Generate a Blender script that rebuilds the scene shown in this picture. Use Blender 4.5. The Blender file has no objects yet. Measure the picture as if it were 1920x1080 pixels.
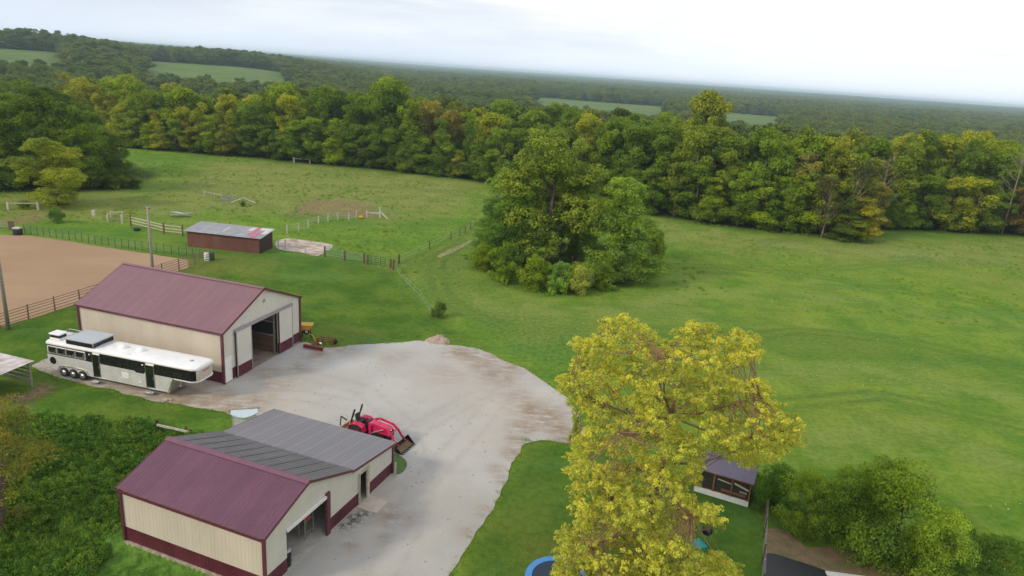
import bpy, bmesh, math, random
import numpy as np
from mathutils import Vector, Matrix, noise
from mathutils.geometry import delaunay_2d_cdt

random.seed(7)
R = math.radians
scn = bpy.context.scene
C = scn.collection

# ------------------------------------------------------------------ camera
F_PX, PITCH, ROLL, CAM_H = 1329.38, 0.29638, 0.070975, 24.5
cam_d = bpy.data.cameras.new('camera')
cam = bpy.data.objects.new('camera', cam_d); C.objects.link(cam)
fw = Vector((0, math.cos(PITCH), -math.sin(PITCH)))
rt0 = Vector((1, 0, 0)); up0 = rt0.cross(fw)
rt = math.cos(ROLL) * rt0 + math.sin(ROLL) * up0
up = -math.sin(ROLL) * rt0 + math.cos(ROLL) * up0
m = Matrix.Identity(4)
for i in range(3):
    m[i][0], m[i][1], m[i][2] = rt[i], up[i], -fw[i]
m[2][3] = CAM_H
cam.matrix_world = m
cam_d.sensor_width = 36.0
cam_d.lens = 36.0 * F_PX / 1920
cam_d.clip_start = 0.5
cam_d.clip_end = 40000
scn.camera = cam

# ------------------------------------------------------------------ sky, sun, exposure
SUN_DIR = Vector((-0.76, -0.44, 0.56)).normalized()        # towards the sun: behind the camera, to the left
world = bpy.data.worlds.new('World'); scn.world = world
world.use_nodes = True
nt = world.node_tree; nt.nodes.clear()
def N(nt, t, **kw):
    n = nt.nodes.new(t)
    for k, v in kw.items(): setattr(n, k, v)
    return n
out = N(nt, 'ShaderNodeOutputWorld'); bg = N(nt, 'ShaderNodeBackground')
sky = N(nt, 'ShaderNodeTexSky', sky_type='NISHITA', sun_disc=False)
sky.sun_elevation = math.asin(SUN_DIR.z)
sky.sun_rotation = math.atan2(SUN_DIR.x, SUN_DIR.y)
sky.air_density = 1.0; sky.dust_density = 1.5
tc = N(nt, 'ShaderNodeTexCoord')
sep = N(nt, 'ShaderNodeSeparateXYZ'); nt.links.new(tc.outputs['Generated'], sep.inputs[0])
mp = N(nt, 'ShaderNodeMapping'); mp.inputs['Scale'].default_value = (1.0, 1.0, 7.0)
nt.links.new(tc.outputs['Generated'], mp.inputs[0])
nz = N(nt, 'ShaderNodeTexNoise'); nz.inputs['Scale'].default_value = 2.3; nz.inputs['Detail'].default_value = 4; nz.inputs['Roughness'].default_value = .55
nt.links.new(mp.outputs[0], nz.inputs['Vector'])
# the cloud sheet thickens towards +X and leaves a bluer gap towards -X
ma = N(nt, 'ShaderNodeMath', operation='MULTIPLY_ADD'); ma.inputs[1].default_value = 0.55; ma.inputs[2].default_value = 0.14
nt.links.new(sep.outputs[0], ma.inputs[0])
ad = N(nt, 'ShaderNodeMath', operation='ADD'); nt.links.new(ma.outputs[0], ad.inputs[0]); nt.links.new(nz.outputs[0], ad.inputs[1])
cr = N(nt, 'ShaderNodeMapRange', interpolation_type='SMOOTHSTEP')
cr.inputs['From Min'].default_value = 0.40; cr.inputs['From Max'].default_value = 0.78
cr.inputs['To Min'].default_value = 0.72; cr.inputs['To Max'].default_value = 1.0
nt.links.new(ad.outputs[0], cr.inputs['Value'])
# the underside of the clouds: white with slightly greyer streaks
cc = N(nt, 'ShaderNodeValToRGB')
cc_in = N(nt, 'ShaderNodeMath', operation='MULTIPLY_ADD'); cc_in.inputs[1].default_value = .30
nt.links.new(sep.outputs[0], cc_in.inputs[0]); nt.links.new(nz.outputs[0], cc_in.inputs[2])
cc.color_ramp.elements[0].position = .32; cc.color_ramp.elements[0].color = (9.3, 10.1, 11.8, 1)
cc.color_ramp.elements[1].position = .64; cc.color_ramp.elements[1].color = (12, 12.1, 12.2, 1)
nt.links.new(cc_in.outputs[0], cc.inputs[0])
mx = N(nt, 'ShaderNodeMix', data_type='RGBA')
nt.links.new(cr.outputs[0], mx.inputs[0]); nt.links.new(sky.outputs[0], mx.inputs[6]); nt.links.new(cc.outputs[0], mx.inputs[7])
hr = N(nt, 'ShaderNodeMapRange', interpolation_type='SMOOTHSTEP'); hr.inputs['From Min'].default_value = -.02; hr.inputs['From Max'].default_value = .10
hr.inputs['To Min'].default_value = .75; hr.inputs['To Max'].default_value = 0.0; nt.links.new(sep.outputs[2], hr.inputs['Value'])
hm_ = N(nt, 'ShaderNodeMix', data_type='RGBA'); nt.links.new(hr.outputs[0], hm_.inputs[0]); nt.links.new(mx.outputs[2], hm_.inputs[6]); hm_.inputs[7].default_value = (10.6, 11.8, 13.6, 1)
nt.links.new(hm_.outputs[2], bg.inputs['Color']); bg.inputs['Strength'].default_value = 0.082
nt.links.new(bg.outputs[0], out.inputs['Surface'])

sun_d = bpy.data.lights.new('sun', 'SUN'); sun_d.energy = 2.1; sun_d.angle = R(10); sun_d.color = (1.0, .86, .64)
sun = bpy.data.objects.new('sun', sun_d); C.objects.link(sun)
sun.rotation_euler = (-SUN_DIR).to_track_quat('-Z', 'Y').to_euler(); sun.location = (-200, -200, 200)

vs = scn.view_settings
vs.view_transform = 'Standard'; vs.look = 'None'; vs.gamma = 1.0; vs.exposure = 0.15; vs.use_curve_mapping = False
scn.cycles.use_denoising = True
scn.cycles.max_bounces = 6; scn.cycles.diffuse_bounces = 3; scn.cycles.glossy_bounces = 2
scn.cycles.transmission_bounces = 4; scn.cycles.volume_bounces = 1; scn.cycles.transparent_max_bounces = 6
scn.cycles.use_adaptive_sampling = False

# ------------------------------------------------------------------ helpers
def gp(px, py, z=0.0):
    """survey point: where the sight line through photo pixel (px, py) meets height z"""
    d = rt * ((px - 960) / F_PX) - up * ((py - 540) / F_PX) + fw
    t = (z - CAM_H) / d.z
    return (d.x * t, d.y * t)
def to_px(x, y, z):
    d = Vector((x, y, z - CAM_H)); w = d.dot(fw)
    if w < .1: return (-9999, 9999)
    return (960 + F_PX * d.dot(rt) / w, 540 - F_PX * d.dot(up) / w)
def tag(o, label=None, cat=None, group=None, kind=None):
    if label: o['label'] = label
    if cat: o['category'] = cat
    if group: o['group'] = group
    if kind: o['kind'] = kind
    return o
def thing(name, label, cat, loc=(0, 0, 0), rz=0, group=None):
    o = bpy.data.objects.new(name, None); C.objects.link(o)
    o.empty_display_size = .2
    o.location = loc; o.rotation_euler = (0, 0, rz)
    return tag(o, label, cat, group)
def link(name, me, parent=None, loc=None, rz=None):
    o = bpy.data.objects.new(name, me); C.objects.link(o)
    if parent: o.parent = parent
    if loc is not None: o.location = loc
    if rz is not None: o.rotation_euler = (0, 0, rz)
    return o
def copy_tree(o, parent=None):
    kids = [k for k in bpy.data.objects if k.parent is o] if not hasattr(o, 'children') else list(o.children)
    c = o.copy(); C.objects.link(c)
    if parent: c.parent = parent
    for k in kids: copy_tree(k, c)
    return c

class MB:
    """collects simple solids and builds them as one mesh"""
    def __init__(s): s.v = []; s.f = []; s.mi = []; s.cur = 0
    def add(s, vs, fs):
        b = len(s.v); s.v += [tuple(v) for v in vs]
        for f in fs: s.f.append(tuple(b + i for i in f)); s.mi.append(s.cur)
        return s
    def box(s, c, d, rz=0):
        hx, hy, hz = d[0] / 2, d[1] / 2, d[2] / 2; ca, sa = math.cos(rz), math.sin(rz)
        vs = []
        for sx, sy, sz in ((-1,-1,-1),(1,-1,-1),(1,1,-1),(-1,1,-1),(-1,-1,1),(1,-1,1),(1,1,1),(-1,1,1)):
            x, y = sx * hx, sy * hy
            vs.append((c[0] + x * ca - y * sa, c[1] + x * sa + y * ca, c[2] + sz * hz))
        return s.add(vs, [(0,3,2,1),(4,5,6,7),(0,1,5,4),(1,2,6,5),(2,3,7,6),(3,0,4,7)])
    def bb(s, a, b):
        return s.box([(a[i] + b[i]) / 2 for i in range(3)], [abs(b[i] - a[i]) for i in range(3)])
    def hexa(s, bot, top):
        """8-corner solid from two quads"""
        return s.add(list(bot) + list(top), [(0,3,2,1),(4,5,6,7),(0,1,5,4),(1,2,6,5),(2,3,7,6),(3,0,4,7)])
    def bar(s, a, b, w, h, upv=(0, 0, 1)):
        a, b = Vector(a), Vector(b); d = (b - a).normalized(); u = Vector(upv)
        if abs(d.dot(u)) > .98: u = Vector((1, 0, 0))
        sd = d.cross(u).normalized(); u = sd.cross(d)
        q = lambda p: [p - sd*w/2 - u*h/2, p + sd*w/2 - u*h/2, p + sd*w/2 + u*h/2, p - sd*w/2 + u*h/2]
        return s.hexa(q(a), q(b))
    def tube(s, pts, rad, n=8, caps=True):
        pts = [Vector(p) for p in pts]; rs = rad if isinstance(rad, (list, tuple)) else [rad] * len(pts)
        rings = []; prev = None; b = len(s.v)
        for i, p in enumerate(pts):
            d = (pts[min(i+1, len(pts)-1)] - pts[max(i-1, 0)]).normalized()
            u = prev if prev and abs(prev.dot(d)) < .95 else (Vector((0,0,1)) if abs(d.z) < .9 else Vector((1,0,0)))
            sd = d.cross(u).normalized(); u = sd.cross(d).normalized(); prev = u
            for k in range(n):
                a = 2 * math.pi * k / n
                s.v.append(tuple(p + (sd * math.cos(a) + u * math.sin(a)) * rs[i]))
        for i in range(len(pts) - 1):
            for k in range(n):
                s.f.append((b+i*n+k, b+i*n+(k+1)%n, b+(i+1)*n+(k+1)%n, b+(i+1)*n+k)); s.mi.append(s.cur)
        if caps:
            s.f.append(tuple(b + k for k in range(n))[::-1]); s.mi.append(s.cur)
            s.f.append(tuple(b + (len(pts)-1)*n + k for k in range(n))); s.mi.append(s.cur)
        return s
    def cyl(s, c, r, h, n=16, r2=None):
        return s.tube([c, (c[0], c[1], c[2] + h)], [r, r if r2 is None else r2], n)
    def lathe(s, c, prof, n=20, axis='z', cap=True):
        b = len(s.v)
        for r, h in prof:
            for k in range(n):
                a = 2 * math.pi * k / n; x, y = r * math.cos(a), r * math.sin(a)
                s.v.append({'z': (c[0]+x, c[1]+y, c[2]+h), 'y': (c[0]+x, c[1]+h, c[2]+y), 'x': (c[0]+h, c[1]+x, c[2]+y)}[axis])
        for i in range(len(prof) - 1):
            for k in range(n):
                s.f.append((b+i*n+k, b+i*n+(k+1)%n, b+(i+1)*n+(k+1)%n, b+(i+1)*n+k)); s.mi.append(s.cur)
        if cap:
            s.f.append(tuple(b+k for k in range(n))[::-1]); s.mi.append(s.cur)
            s.f.append(tuple(b+(len(prof)-1)*n+k for k in range(n))); s.mi.append(s.cur)
        return s
    def prism(s, poly, y0, y1, axis='y'):
        """polygon in the other two axes, extruded along axis"""
        n = len(poly)
        g = {'y': lambda p, t: (p[0], t, p[1]), 'x': lambda p, t: (t, p[0], p[1]), 'z': lambda p, t: (p[0], p[1], t)}[axis]
        return s.add([g(p, y0) for p in poly] + [g(p, y1) for p in poly],
                     [tuple(range(n))[::-1], tuple(range(n, 2*n))] + [(i, (i+1)%n, n+(i+1)%n, n+i) for i in range(n)])
    def mesh(s, name, mats=(), smooth=False, fix=True):
        me = bpy.data.meshes.new(name); me.from_pydata(s.v, [], s.f)
        if not isinstance(mats, (list, tuple)): mats = [mats]
        for mt in mats: me.materials.append(mt)
        if len(mats) > 1: me.polygons.foreach_set('material_index', s.mi)
        if fix:
            bm = bmesh.new(); bm.from_mesh(me); bmesh.ops.recalc_face_normals(bm, faces=bm.faces); bm.to_mesh(me); bm.free()
        if smooth: me.polygons.foreach_set('use_smooth', [True] * len(me.polygons))
        me.update(); return me
    def build(s, name, mats, parent=None, smooth=False, fix=True):
        return link(name, s.mesh(name, mats, smooth, fix), parent)
def bevel(o, w, seg=2):
    md = o.modifiers.new('bevel', 'BEVEL'); md.width = w; md.segments = seg; md.limit_method = 'ANGLE'; return o

# ------------------------------------------------------------------ materials
def nodes_of(name):
    mt = bpy.data.materials.new(name); mt.use_nodes = True; nt = mt.node_tree
    return mt, nt, nt.nodes['Principled BSDF']
def mixc(nt, fac, a, b, mode='MIX'):
    n = N(nt, 'ShaderNodeMix', data_type='RGBA', blend_type=mode)
    for sock, v in ((0, fac), (6, a), (7, b)):
        if hasattr(v, 'links'): nt.links.new(v, n.inputs[sock])
        elif sock == 0: n.inputs[0].default_value = v
        else: n.inputs[sock].default_value = (*v[:3], 1)
    return n.outputs[2]
def noise_n(nt, scale, detail=4, rough=.6, vec=None, stretch=None):
    n = N(nt, 'ShaderNodeTexNoise'); n.inputs['Scale'].default_value = scale; n.inputs['Detail'].default_value = detail
    n.inputs['Roughness'].default_value = rough
    if vec is None:
        t = N(nt, 'ShaderNodeTexCoord'); vec = t.outputs['Object']
    if stretch:
        mm = N(nt, 'ShaderNodeMapping'); mm.inputs['Scale'].default_value = stretch; nt.links.new(vec, mm.inputs[0]); vec = mm.outputs[0]
    nt.links.new(vec, n.inputs['Vector']); return n.outputs[0]
def ramp(nt, fac, lo, hi, a=0.0, b=1.0):
    n = N(nt, 'ShaderNodeMapRange', interpolation_type='SMOOTHSTEP')
    n.inputs['From Min'].default_value = lo; n.inputs['From Max'].default_value = hi
    n.inputs['To Min'].default_value = a; n.inputs['To Max'].default_value = b
    nt.links.new(fac, n.inputs['Value']); return n.outputs[0]
def math_n(nt, op, a, b=None, c=None):
    n = N(nt, 'ShaderNodeMath', operation=op)
    for i, v in enumerate((a, b, c)):
        if v is None: continue
        if hasattr(v, 'links'): nt.links.new(v, n.inputs[i])
        else: n.inputs[i].default_value = v
    return n.outputs[0]
def attr(nt, name, typ='GEOMETRY'):
    return N(nt, 'ShaderNodeAttribute', attribute_name=name, attribute_type=typ).outputs['Fac']
def bump(nt, bs, h, strength=.4, dist=.05):
    b = N(nt, 'ShaderNodeBump'); b.inputs['Strength'].default_value = strength; b.inputs['Distance'].default_value = dist
    nt.links.new(h, b.inputs['Height']); nt.links.new(b.outputs[0], bs.inputs['Normal'])
def mat(name, col, rough=.6, metal=0.0, var=.25, scale=3.0, col2=None, stretch=None, bmp=0.0, spec=.5, rnd=0.0):
    """base colour broken up by dirt noise; rnd: per-piece variation"""
    mt, nt, bs = nodes_of(name)
    dark = col2 or tuple(c * (1 - var) for c in col); lite = tuple(min(1, c * (1 + var * .5)) for c in col)
    n1 = noise_n(nt, scale, 5, .65, stretch=stretch)
    c = mixc(nt, ramp(nt, n1, .3, .7), dark, lite)
    if rnd:
        oi = N(nt, 'ShaderNodeObjectInfo')
        f = ramp(nt, oi.outputs['Random'], 0, 1, 1 - rnd, 1 + rnd)
        cb = N(nt, 'ShaderNodeCombineColor')
        for i in range(3): nt.links.new(f, cb.inputs[i])
        c = mixc(nt, 1.0, c, cb.outputs[0], 'MULTIPLY')
    nt.links.new(c, bs.inputs['Base Color'])
    rr = ramp(nt, n1, .2, .8, max(.05, rough - .08), min(1, rough + .1)); nt.links.new(rr, bs.inputs['Roughness'])
    bs.inputs['Metallic'].default_value = metal; bs.inputs['Specular IOR Level'].default_value = spec
    if bmp: bump(nt, bs, noise_n(nt, scale * 8, 4, .6, stretch=stretch), bmp, .02)
    return mt
M = {}
M['cream'] = mat('cream_siding', (.55, .485, .40), .5, var=.07, scale=.7, rnd=.015, stretch=(1, 1, .35))
M['maroon'] = mat('maroon_steel', (.095, .014, .028), .45, var=.18, scale=1.2, rnd=.04)
M['maroon_roof'] = mat('maroon_roof_steel', (.205, .105, .122), .42, var=.08, scale=.5, rnd=.03)
M['maroon_roof2'] = mat('dark_maroon_roof_steel', (.125, .048, .078), .36, var=.12, scale=.5, rnd=.05)
M['grey_roof'] = mat('grey_roof_steel', (.148, .140, .142), .45, var=.14, scale=.6, rnd=.07)
M['grey_roof2'] = mat('lighter_grey_roof_steel', (.185, .175, .19), .42, var=.08, scale=.6, rnd=.03)
M['grey_seam'] = mat('dark_lap_seam', (.085, .08, .085), .5)
M['trim'] = mat('maroon_trim', (.115, .026, .045), .4, var=.1)
M['lilac_trim'] = mat('door_track_grey', (.30, .27, .30), .45, var=.1)
M['gable_shade_cream'] = mat('gable_shade_siding', (.60, .57, .51), .5, var=.06, scale=.7, rnd=.01)  # copy of the cream siding with the gables' shade tone in its colour
M['white'] = mat('white_paint', (.74, .74, .74), .4, var=.06)
M['white_roof'] = mat('white_trailer_roof', (.76, .77, .78), .35, var=.07, scale=1.2)
M['alu'] = mat('trailer_aluminium', (.66, .66, .65), .36, metal=.18, var=.10, scale=1.5)
M['chrome'] = mat('polished_aluminium', (.75, .75, .74), .18, metal=.95, var=.05)
M['black'] = mat('black_paint', (.010, .010, .012), .28, var=.2)
M['glass'] = mat('dark_window_glass', (.012, .013, .016), .08, var=.1, spec=.8)
M['rubber'] = mat('black_rubber', (.018, .018, .018), .8, var=.3)
M['steel'] = mat('galvanised_steel', (.40, .41, .42), .45, metal=.5, var=.15)
M['grey_metal'] = mat('grey_cover_metal', (.40, .44, .47), .35, var=.08)
M['conc'] = mat('pale_concrete', (.44, .42, .38), .85, var=.18, scale=2.5, bmp=.2)
M['conc_pink'] = mat('pinkish_concrete', (.50, .42, .36), .85, var=.12, scale=2.0, bmp=.2)
M['found'] = mat('weathered_foundation', (.36, .32, .24), .9, var=.4, scale=2.5, bmp=.4)
M['wood_grey'] = mat('weathered_grey_wood', (.26, .23, .19), .85, var=.35, scale=3, stretch=(1, 1, 6), bmp=.3, rnd=.15)
M['wood_pale'] = mat('pale_wood', (.48, .42, .34), .8, var=.25, scale=3, bmp=.2, rnd=.1)
M['wood_brown'] = mat('brown_wood', (.14, .085, .055), .85, var=.35, scale=3, bmp=.3, rnd=.15)
M['wood_red'] = mat('reddish_framing_wood', (.20, .09, .05), .75, var=.3, scale=3, rnd=.1)
M['white_post'] = mat('white_fence_paint', (.50, .47, .42), .6, var=.22, scale=4)
M['green_paint'] = mat('green_panel_paint', (.035, .085, .045), .55, var=.3)
M['rust_rail'] = mat('rusty_brown_pipe', (.20, .125, .085), .65, var=.4, scale=3)
M['brown_metal'] = mat('brown_shed_siding', (.150, .055, .042), .6, var=.2, scale=.8, rnd=.09, stretch=(1, 1, .4))
M['dark_brown_and_shade'] = mat('dark_brown_and_shaded_siding', (.045, .022, .020), .6, var=.3, scale=1)  # dark brown coop wall; also paints the shade on the shed's right side
M['shed_roof'] = mat('aged_grey_roof_sheet', (.30, .30, .32), .5, var=.18, scale=1.2, rnd=.06)
M['patch_red'] = mat('faded_red_patch', (.52, .14, .20), .6, var=.25)
M['patch_blue'] = mat('blue_grey_patch', (.26, .31, .36), .55, var=.2)
M['patch_white'] = mat('white_patch', (.58, .58, .56), .55, var=.2)
M['red_paint'] = mat('crimson_tractor_paint', (.56, .010, .085), .28, var=.12)
M['tan_paint'] = mat('tan_implement_paint', (.48, .28, .10), .6, var=.35, scale=6)
M['yellow'] = mat('yellow_implement_paint', (.60, .30, .02), .5, var=.2)
M['rust'] = mat('rusty_iron', (.20, .065, .035), .8, var=.5, scale=7)
M['dark_red'] = mat('dark_red_iron', (.22, .025, .03), .55, var=.25)
M['bucket_dirt'] = mat('soil_in_bucket', (.17, .11, .06), .95, var=.4, scale=8, bmp=.4)
M['teal'] = mat('teal_plastic', (.01, .30, .27), .4, var=.1)
M['blue_pad'] = mat('blue_trampoline_pad', (.06, .26, .62), .5, var=.12)
M['navy_mat'] = mat('navy_trampoline_mat', (.02, .035, .07), .7, var=.2)
M['shingle'] = mat('purple_grey_roofing', (.135, .115, .165), .7, var=.12, rnd=.04)
M['tarp'] = mat('black_tarp', (.022, .023, .027), .5, var=.25, scale=2)
M['blue_poly'] = mat('pale_blue_cover', (.46, .56, .62), .35, var=.1)
M['bark'] = mat('tree_bark', (.13, .10, .075), .9, var=.4, scale=4, bmp=.5)
M['bark_red'] = mat('reddish_maple_bark', (.24, .14, .085), .9, var=.35, scale=4, bmp=.5)
M['bark_pale'] = mat('bleached_dead_bark', (.27, .21, .17), .9, var=.3, scale=4)
M['dark_in'] = mat('dark_stall_screen', (.02, .022, .024), .7, var=.2)
M['barn_ply'] = mat('inner_lining_ply', (.22, .17, .12), .9, var=.3, scale=1.5)

def leaf_mat(name, base_from_object=True, col=(.06, .11, .02), hue=(1.50, 1.36, .7), trans=.25):
    """leaf colour: the tree's own colour, drifting warmer / cooler by branch and by leaf (attribute 'tint')"""
    mt, nt, bs = nodes_of(name)
    if base_from_object:
        base = N(nt, 'ShaderNodeObjectInfo').outputs['Color']
    else:
        rgb = N(nt, 'ShaderNodeRGB'); rgb.outputs[0].default_value = (*col, 1); base = rgb.outputs[0]
    t = attr(nt, 'tint')
    warm = mixc(nt, 1.0, base, (hue[0], hue[1], hue[2]), 'MULTIPLY')
    cool = mixc(nt, 1.0, base, (.58, .66, .72), 'MULTIPLY')
    c = mixc(nt, ramp(nt, t, 0, 1), cool, warm)
    nt.links.new(c, bs.inputs['Base Color'])
    bs.inputs['Roughness'].default_value = .55; bs.inputs['Specular IOR Level'].default_value = .06
    tr = N(nt, 'ShaderNodeBsdfTranslucent'); nt.links.new(c, tr.inputs['Color'])
    ms = N(nt, 'ShaderNodeMixShader'); ms.inputs[0].default_value = trans
    nt.links.new(bs.outputs[0], ms.inputs[1]); nt.links.new(tr.outputs[0], ms.inputs[2])
    nt.links.new(ms.outputs[0], nt.nodes['Material Output'].inputs['Surface'])
    return mt
M['leaf'] = leaf_mat('tree_foliage', trans=.42)
M['maple_leaf'] = leaf_mat('yellow_maple_foliage', False, (.64, .63, .095), (1.2, 1.15, 1.0), .45)
M['weed'] = leaf_mat('weed_foliage', trans=.2)

# ------------------------------------------------------------------ terrain
def sst(a, b, x):
    t = np.clip((x - a) / (b - a), 0, 1); return t * t * (3 - 2 * t)
def vnoise(x, y, s, seed=0):
    """cheap smooth value noise, numpy"""
    x = np.asarray(x, float) / s + seed * 17.3; y = np.asarray(y, float) / s - seed * 9.1
    xi, yi = np.floor(x), np.floor(y); fx, fy = x - xi, y - yi
    fx = fx*fx*(3-2*fx); fy = fy*fy*(3-2*fy)
    h = lambda a, b: (np.sin(a * 127.1 + b * 311.7 + seed) * 43758.5453) % 1.0
    return (h(xi, yi)*(1-fx)+h(xi+1, yi)*fx)*(1-fy) + (h(xi, yi+1)*(1-fx)+h(xi+1, yi+1)*fx)*fy
def fbm(x, y, s, seed=0, o=4):
    return sum(vnoise(x, y, s / 2**k, seed + k) / 2**k for k in range(o)) / sum(1 / 2**k for k in range(o))
B1_O, B1_RZ = (-21.47, 49.37), math.atan2(.95788, .28718)
B2_O, B2_RZ = (-10.65, 27.77), math.atan2(.93897, .344)
def height(x, y):
    x = np.asarray(x, float); y = np.asarray(y, float)
    r = np.hypot(x, y); az = x / np.maximum(y, 1)
    z = -11 * sst(190, 330, r)
    L = sst(-.12, -.42, az) * (y > 0)
    z = z + L * 17 * sst(340, 900, r) + sst(-.5, -.66, az) * (y > 0) * 6 * sst(500, 800, r)
    z = z + (fbm(x, y, 420, 3, 3) - .5) * 7 * sst(300, 800, r)
    z = z + sst(3500, 8500, r) * 13 + (fbm(x, y, 2500, 5, 3) - .5) * 16 * sst(2500, 6000, r)
    # gentle relief in the pastures, none in the farmyard
    far = sst(62, 90, y + .15 * np.abs(x)) * sst(320, 200, r)
    z = z + (fbm(x, y, 22, 8, 3) - .5) * .5 * far
    # the bank falls away on the outer side of the front barn
    lx = (x - B2_O[0]) * math.cos(B2_RZ) + (y - B2_O[1]) * math.sin(B2_RZ)
    z = z - .72 * sst(-.02, -.4, lx) * sst(62, 45, r) * sst(-5, -9, x)
    return z
def hz(x, y): return float(height(x, y))

def sdf(poly, X, Y):
    """signed distance to polygon: negative inside"""
    X = np.asarray(X, float); Y = np.asarray(Y, float)
    d = np.full(X.shape, 1e9); ins = np.zeros(X.shape, bool); n = len(poly)
    for i in range(n):
        ax, ay = poly[i]; bx, by = poly[(i + 1) % n]; ex, ey = bx - ax, by - ay
        t = np.clip(((X - ax) * ex + (Y - ay) * ey) / (ex*ex + ey*ey + 1e-9), 0, 1)
        d = np.minimum(d, np.hypot(X - ax - t*ex, Y - ay - t*ey))
        cnd = ((ay > Y) != (by > Y)) & (X < (bx - ax) * (Y - ay) / ((by - ay) if abs(by - ay) > 1e-9 else 1e-9) + ax)
        ins ^= cnd
    return np.where(ins, -d, d)
def wpoly(pts, z=0): return [gp(px, py, z) for px, py in pts]
def soft(poly, X, Y, w=1.5, wob=1.5, seed=0):
    d = sdf(poly, X, Y) + (fbm(X, Y, 4, seed) - .5) * 2 * wob
    return 1 - sst(-w, w, d)
def spline_pts(poly, step, wob, seed):
    """resample a closed outline and roughen it"""
    o = []
    for i in range(len(poly)):
        a, b = Vector(poly[i]), Vector(poly[(i + 1) % len(poly)]); n = max(1, int((b - a).length / step))
        for k in range(n):
            p = a.lerp(b, k / n); o.append((p.x, p.y))
    P = np.array(o)
    for _ in range(4): P = (np.roll(P, 1, 0) + P * 2 + np.roll(P, -1, 0)) / 4
    P[:, 0] += (fbm(P[:, 0], P[:, 1], 1.6, seed, 4) - .5) * wob * 2
    P[:, 1] += (fbm(P[:, 0], P[:, 1], 1.6, seed + 9, 4) - .5) * wob * 2
    return P

GRAVEL = [(-37.2, 50.4), (-34.9, 48.9)] + wpoly([(120,712),(160,722),(230,735),(290,752),(350,762),(400,770),(440,783)]) + \
    [(-16.6, 43.4), (-12, 39), (-10, 34)] + [(-9.5, 33), (-11.0, 29.6), (-11, 22)] + \
    wpoly([(800,1130),(838,1078),(872,1030),(908,985),(936,930),(960,872),(986,830),(1040,829),(1075,838),(1100,810),(1085,768),(1062,745),
           (1032,724),(1005,705),(985,692),(940,674),(905,656),(880,650),(830,645),(790,640),(740,642),(690,645),(640,650),(600,655)]) + \
    [(-18.2, 59.3), (-20.5, 54), (-21.8, 50.6), (-25, 50.2), (-30, 51.5), (-36, 53)]
ARENA = wpoly([(-420,452),(-100,441),(0,441),(60,444),(130,453),(280,477),(352,489)]) + [(-37.6, 79.0), (-41.4, 66.2), (-43.2, 60.5), (-44.9, 56.6), (-60, 52), (-100, 60)]
MUDPAD = wpoly([(515,452),(540,447),(575,452),(600,456),(628,462),(622,468),(605,476),(596,484),(560,476),(520,470)])
PATH = wpoly([(818,482),(850,466),(880,451),(884,455),(858,470),(824,487)])
DIRT_R = wpoly([(1436,990),(1470,990),(1500,1008),(1512,1030),(1560,1026),(1620,1040),(1700,1064),(1740,1110),(1430,1120)])

LAWN = wpoly([(-60,560),(60,500),(330,480),(420,474),(540,480),(620,488),(740,507),(765,540),(800,572),(838,600),(900,640),(900,700),(400,780),(0,700)])
LAWN2 = wpoly([(985,828),(1110,830),(1430,950),(1430,1130),(820,1130)])
LAWN3 = wpoly([(-60,640),(90,700),(440,780),(300,812),(190,800),(0,745),(-80,740)])
CLUMP_RING = wpoly([(740,510),(860,450),(900,420),(880,520),(980,560),(1100,580),(1240,550),(1330,500),(1300,620),(1000,640),(860,600)])
LUSH = wpoly([(760,520),(830,500),(900,560),(1000,600),(1120,620),(1090,740),(1000,690),(900,640),(850,600)])
LUSH2 = wpoly([(560,440),(640,395),(880,400),(880,440),(760,480),(640,470),(600,455)])
PALER = wpoly([(1235,412),(1400,440),(1590,458),(1650,446),(1925,452),(1925,505),(1700,492),(1500,478),(1330,470),(1250,450)])
DRYM = wpoly([(240,380),(420,300),(600,310),(900,345),(880,400),(700,412),(560,400),(300,405)])
BARE = wpoly([(575,380),(640,372),(690,380),(720,400),(690,408),(640,404),(560,400)])
BARE2 = wpoly([(20,408),(60,402),(90,412),(60,424),(20,420)])
SHADEBED = wpoly([(880,500),(960,535),(1080,548),(1180,530),(1240,470),(1120,400),(900,420)])
LEFTPAST = wpoly([(-60,360),(240,355),(300,400),(240,412),(100,410),(-60,430)])
WEEDS = [(-13.2, 27.0), (-15.5, 33.5), (-18.6, 41.0), (-21.5, 42.0), (-28.5, 42.5), (-36, 41.5), (-40, 24), (-20, 20), (-12, 22)]

def in_np(x, y):  # forest floor behind the tree line
    return 0
# the edges of the woods, from far left to far right
EDGE_L = [(-135, 205), (-112, 184), (-99.9, 178), (-87, 173.5), (-74, 173), (-61, 173), (-48, 171), (-35, 169.5), (-24, 166), (-15, 163.5), (-4, 158), (8, 149), (17, 140), (26.4, 134.5), (34, 130.5), (42, 127.5), (52, 125.3), (60, 125.8), (64, 130), (69, 136.5), (78, 138.5), (88, 139), (100, 140), (125, 142)]
WOOD = EDGE_L + [(400, 220), (400, 600), (-500, 600), (-400, 260)]
DARKGRP = [(-130, 122), (-100, 113), (-84, 112.5), (-74, 118), (-69, 127), (-72, 140), (-84, 152), (-130, 152)]
CLUMPP = [(-6.2, 92), (-3.5, 86.5), (2.5, 82), (8, 80.8), (14, 84.5), (20, 92), (20.5, 101), (14, 106), (3, 106), (-4, 100)]

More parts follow.
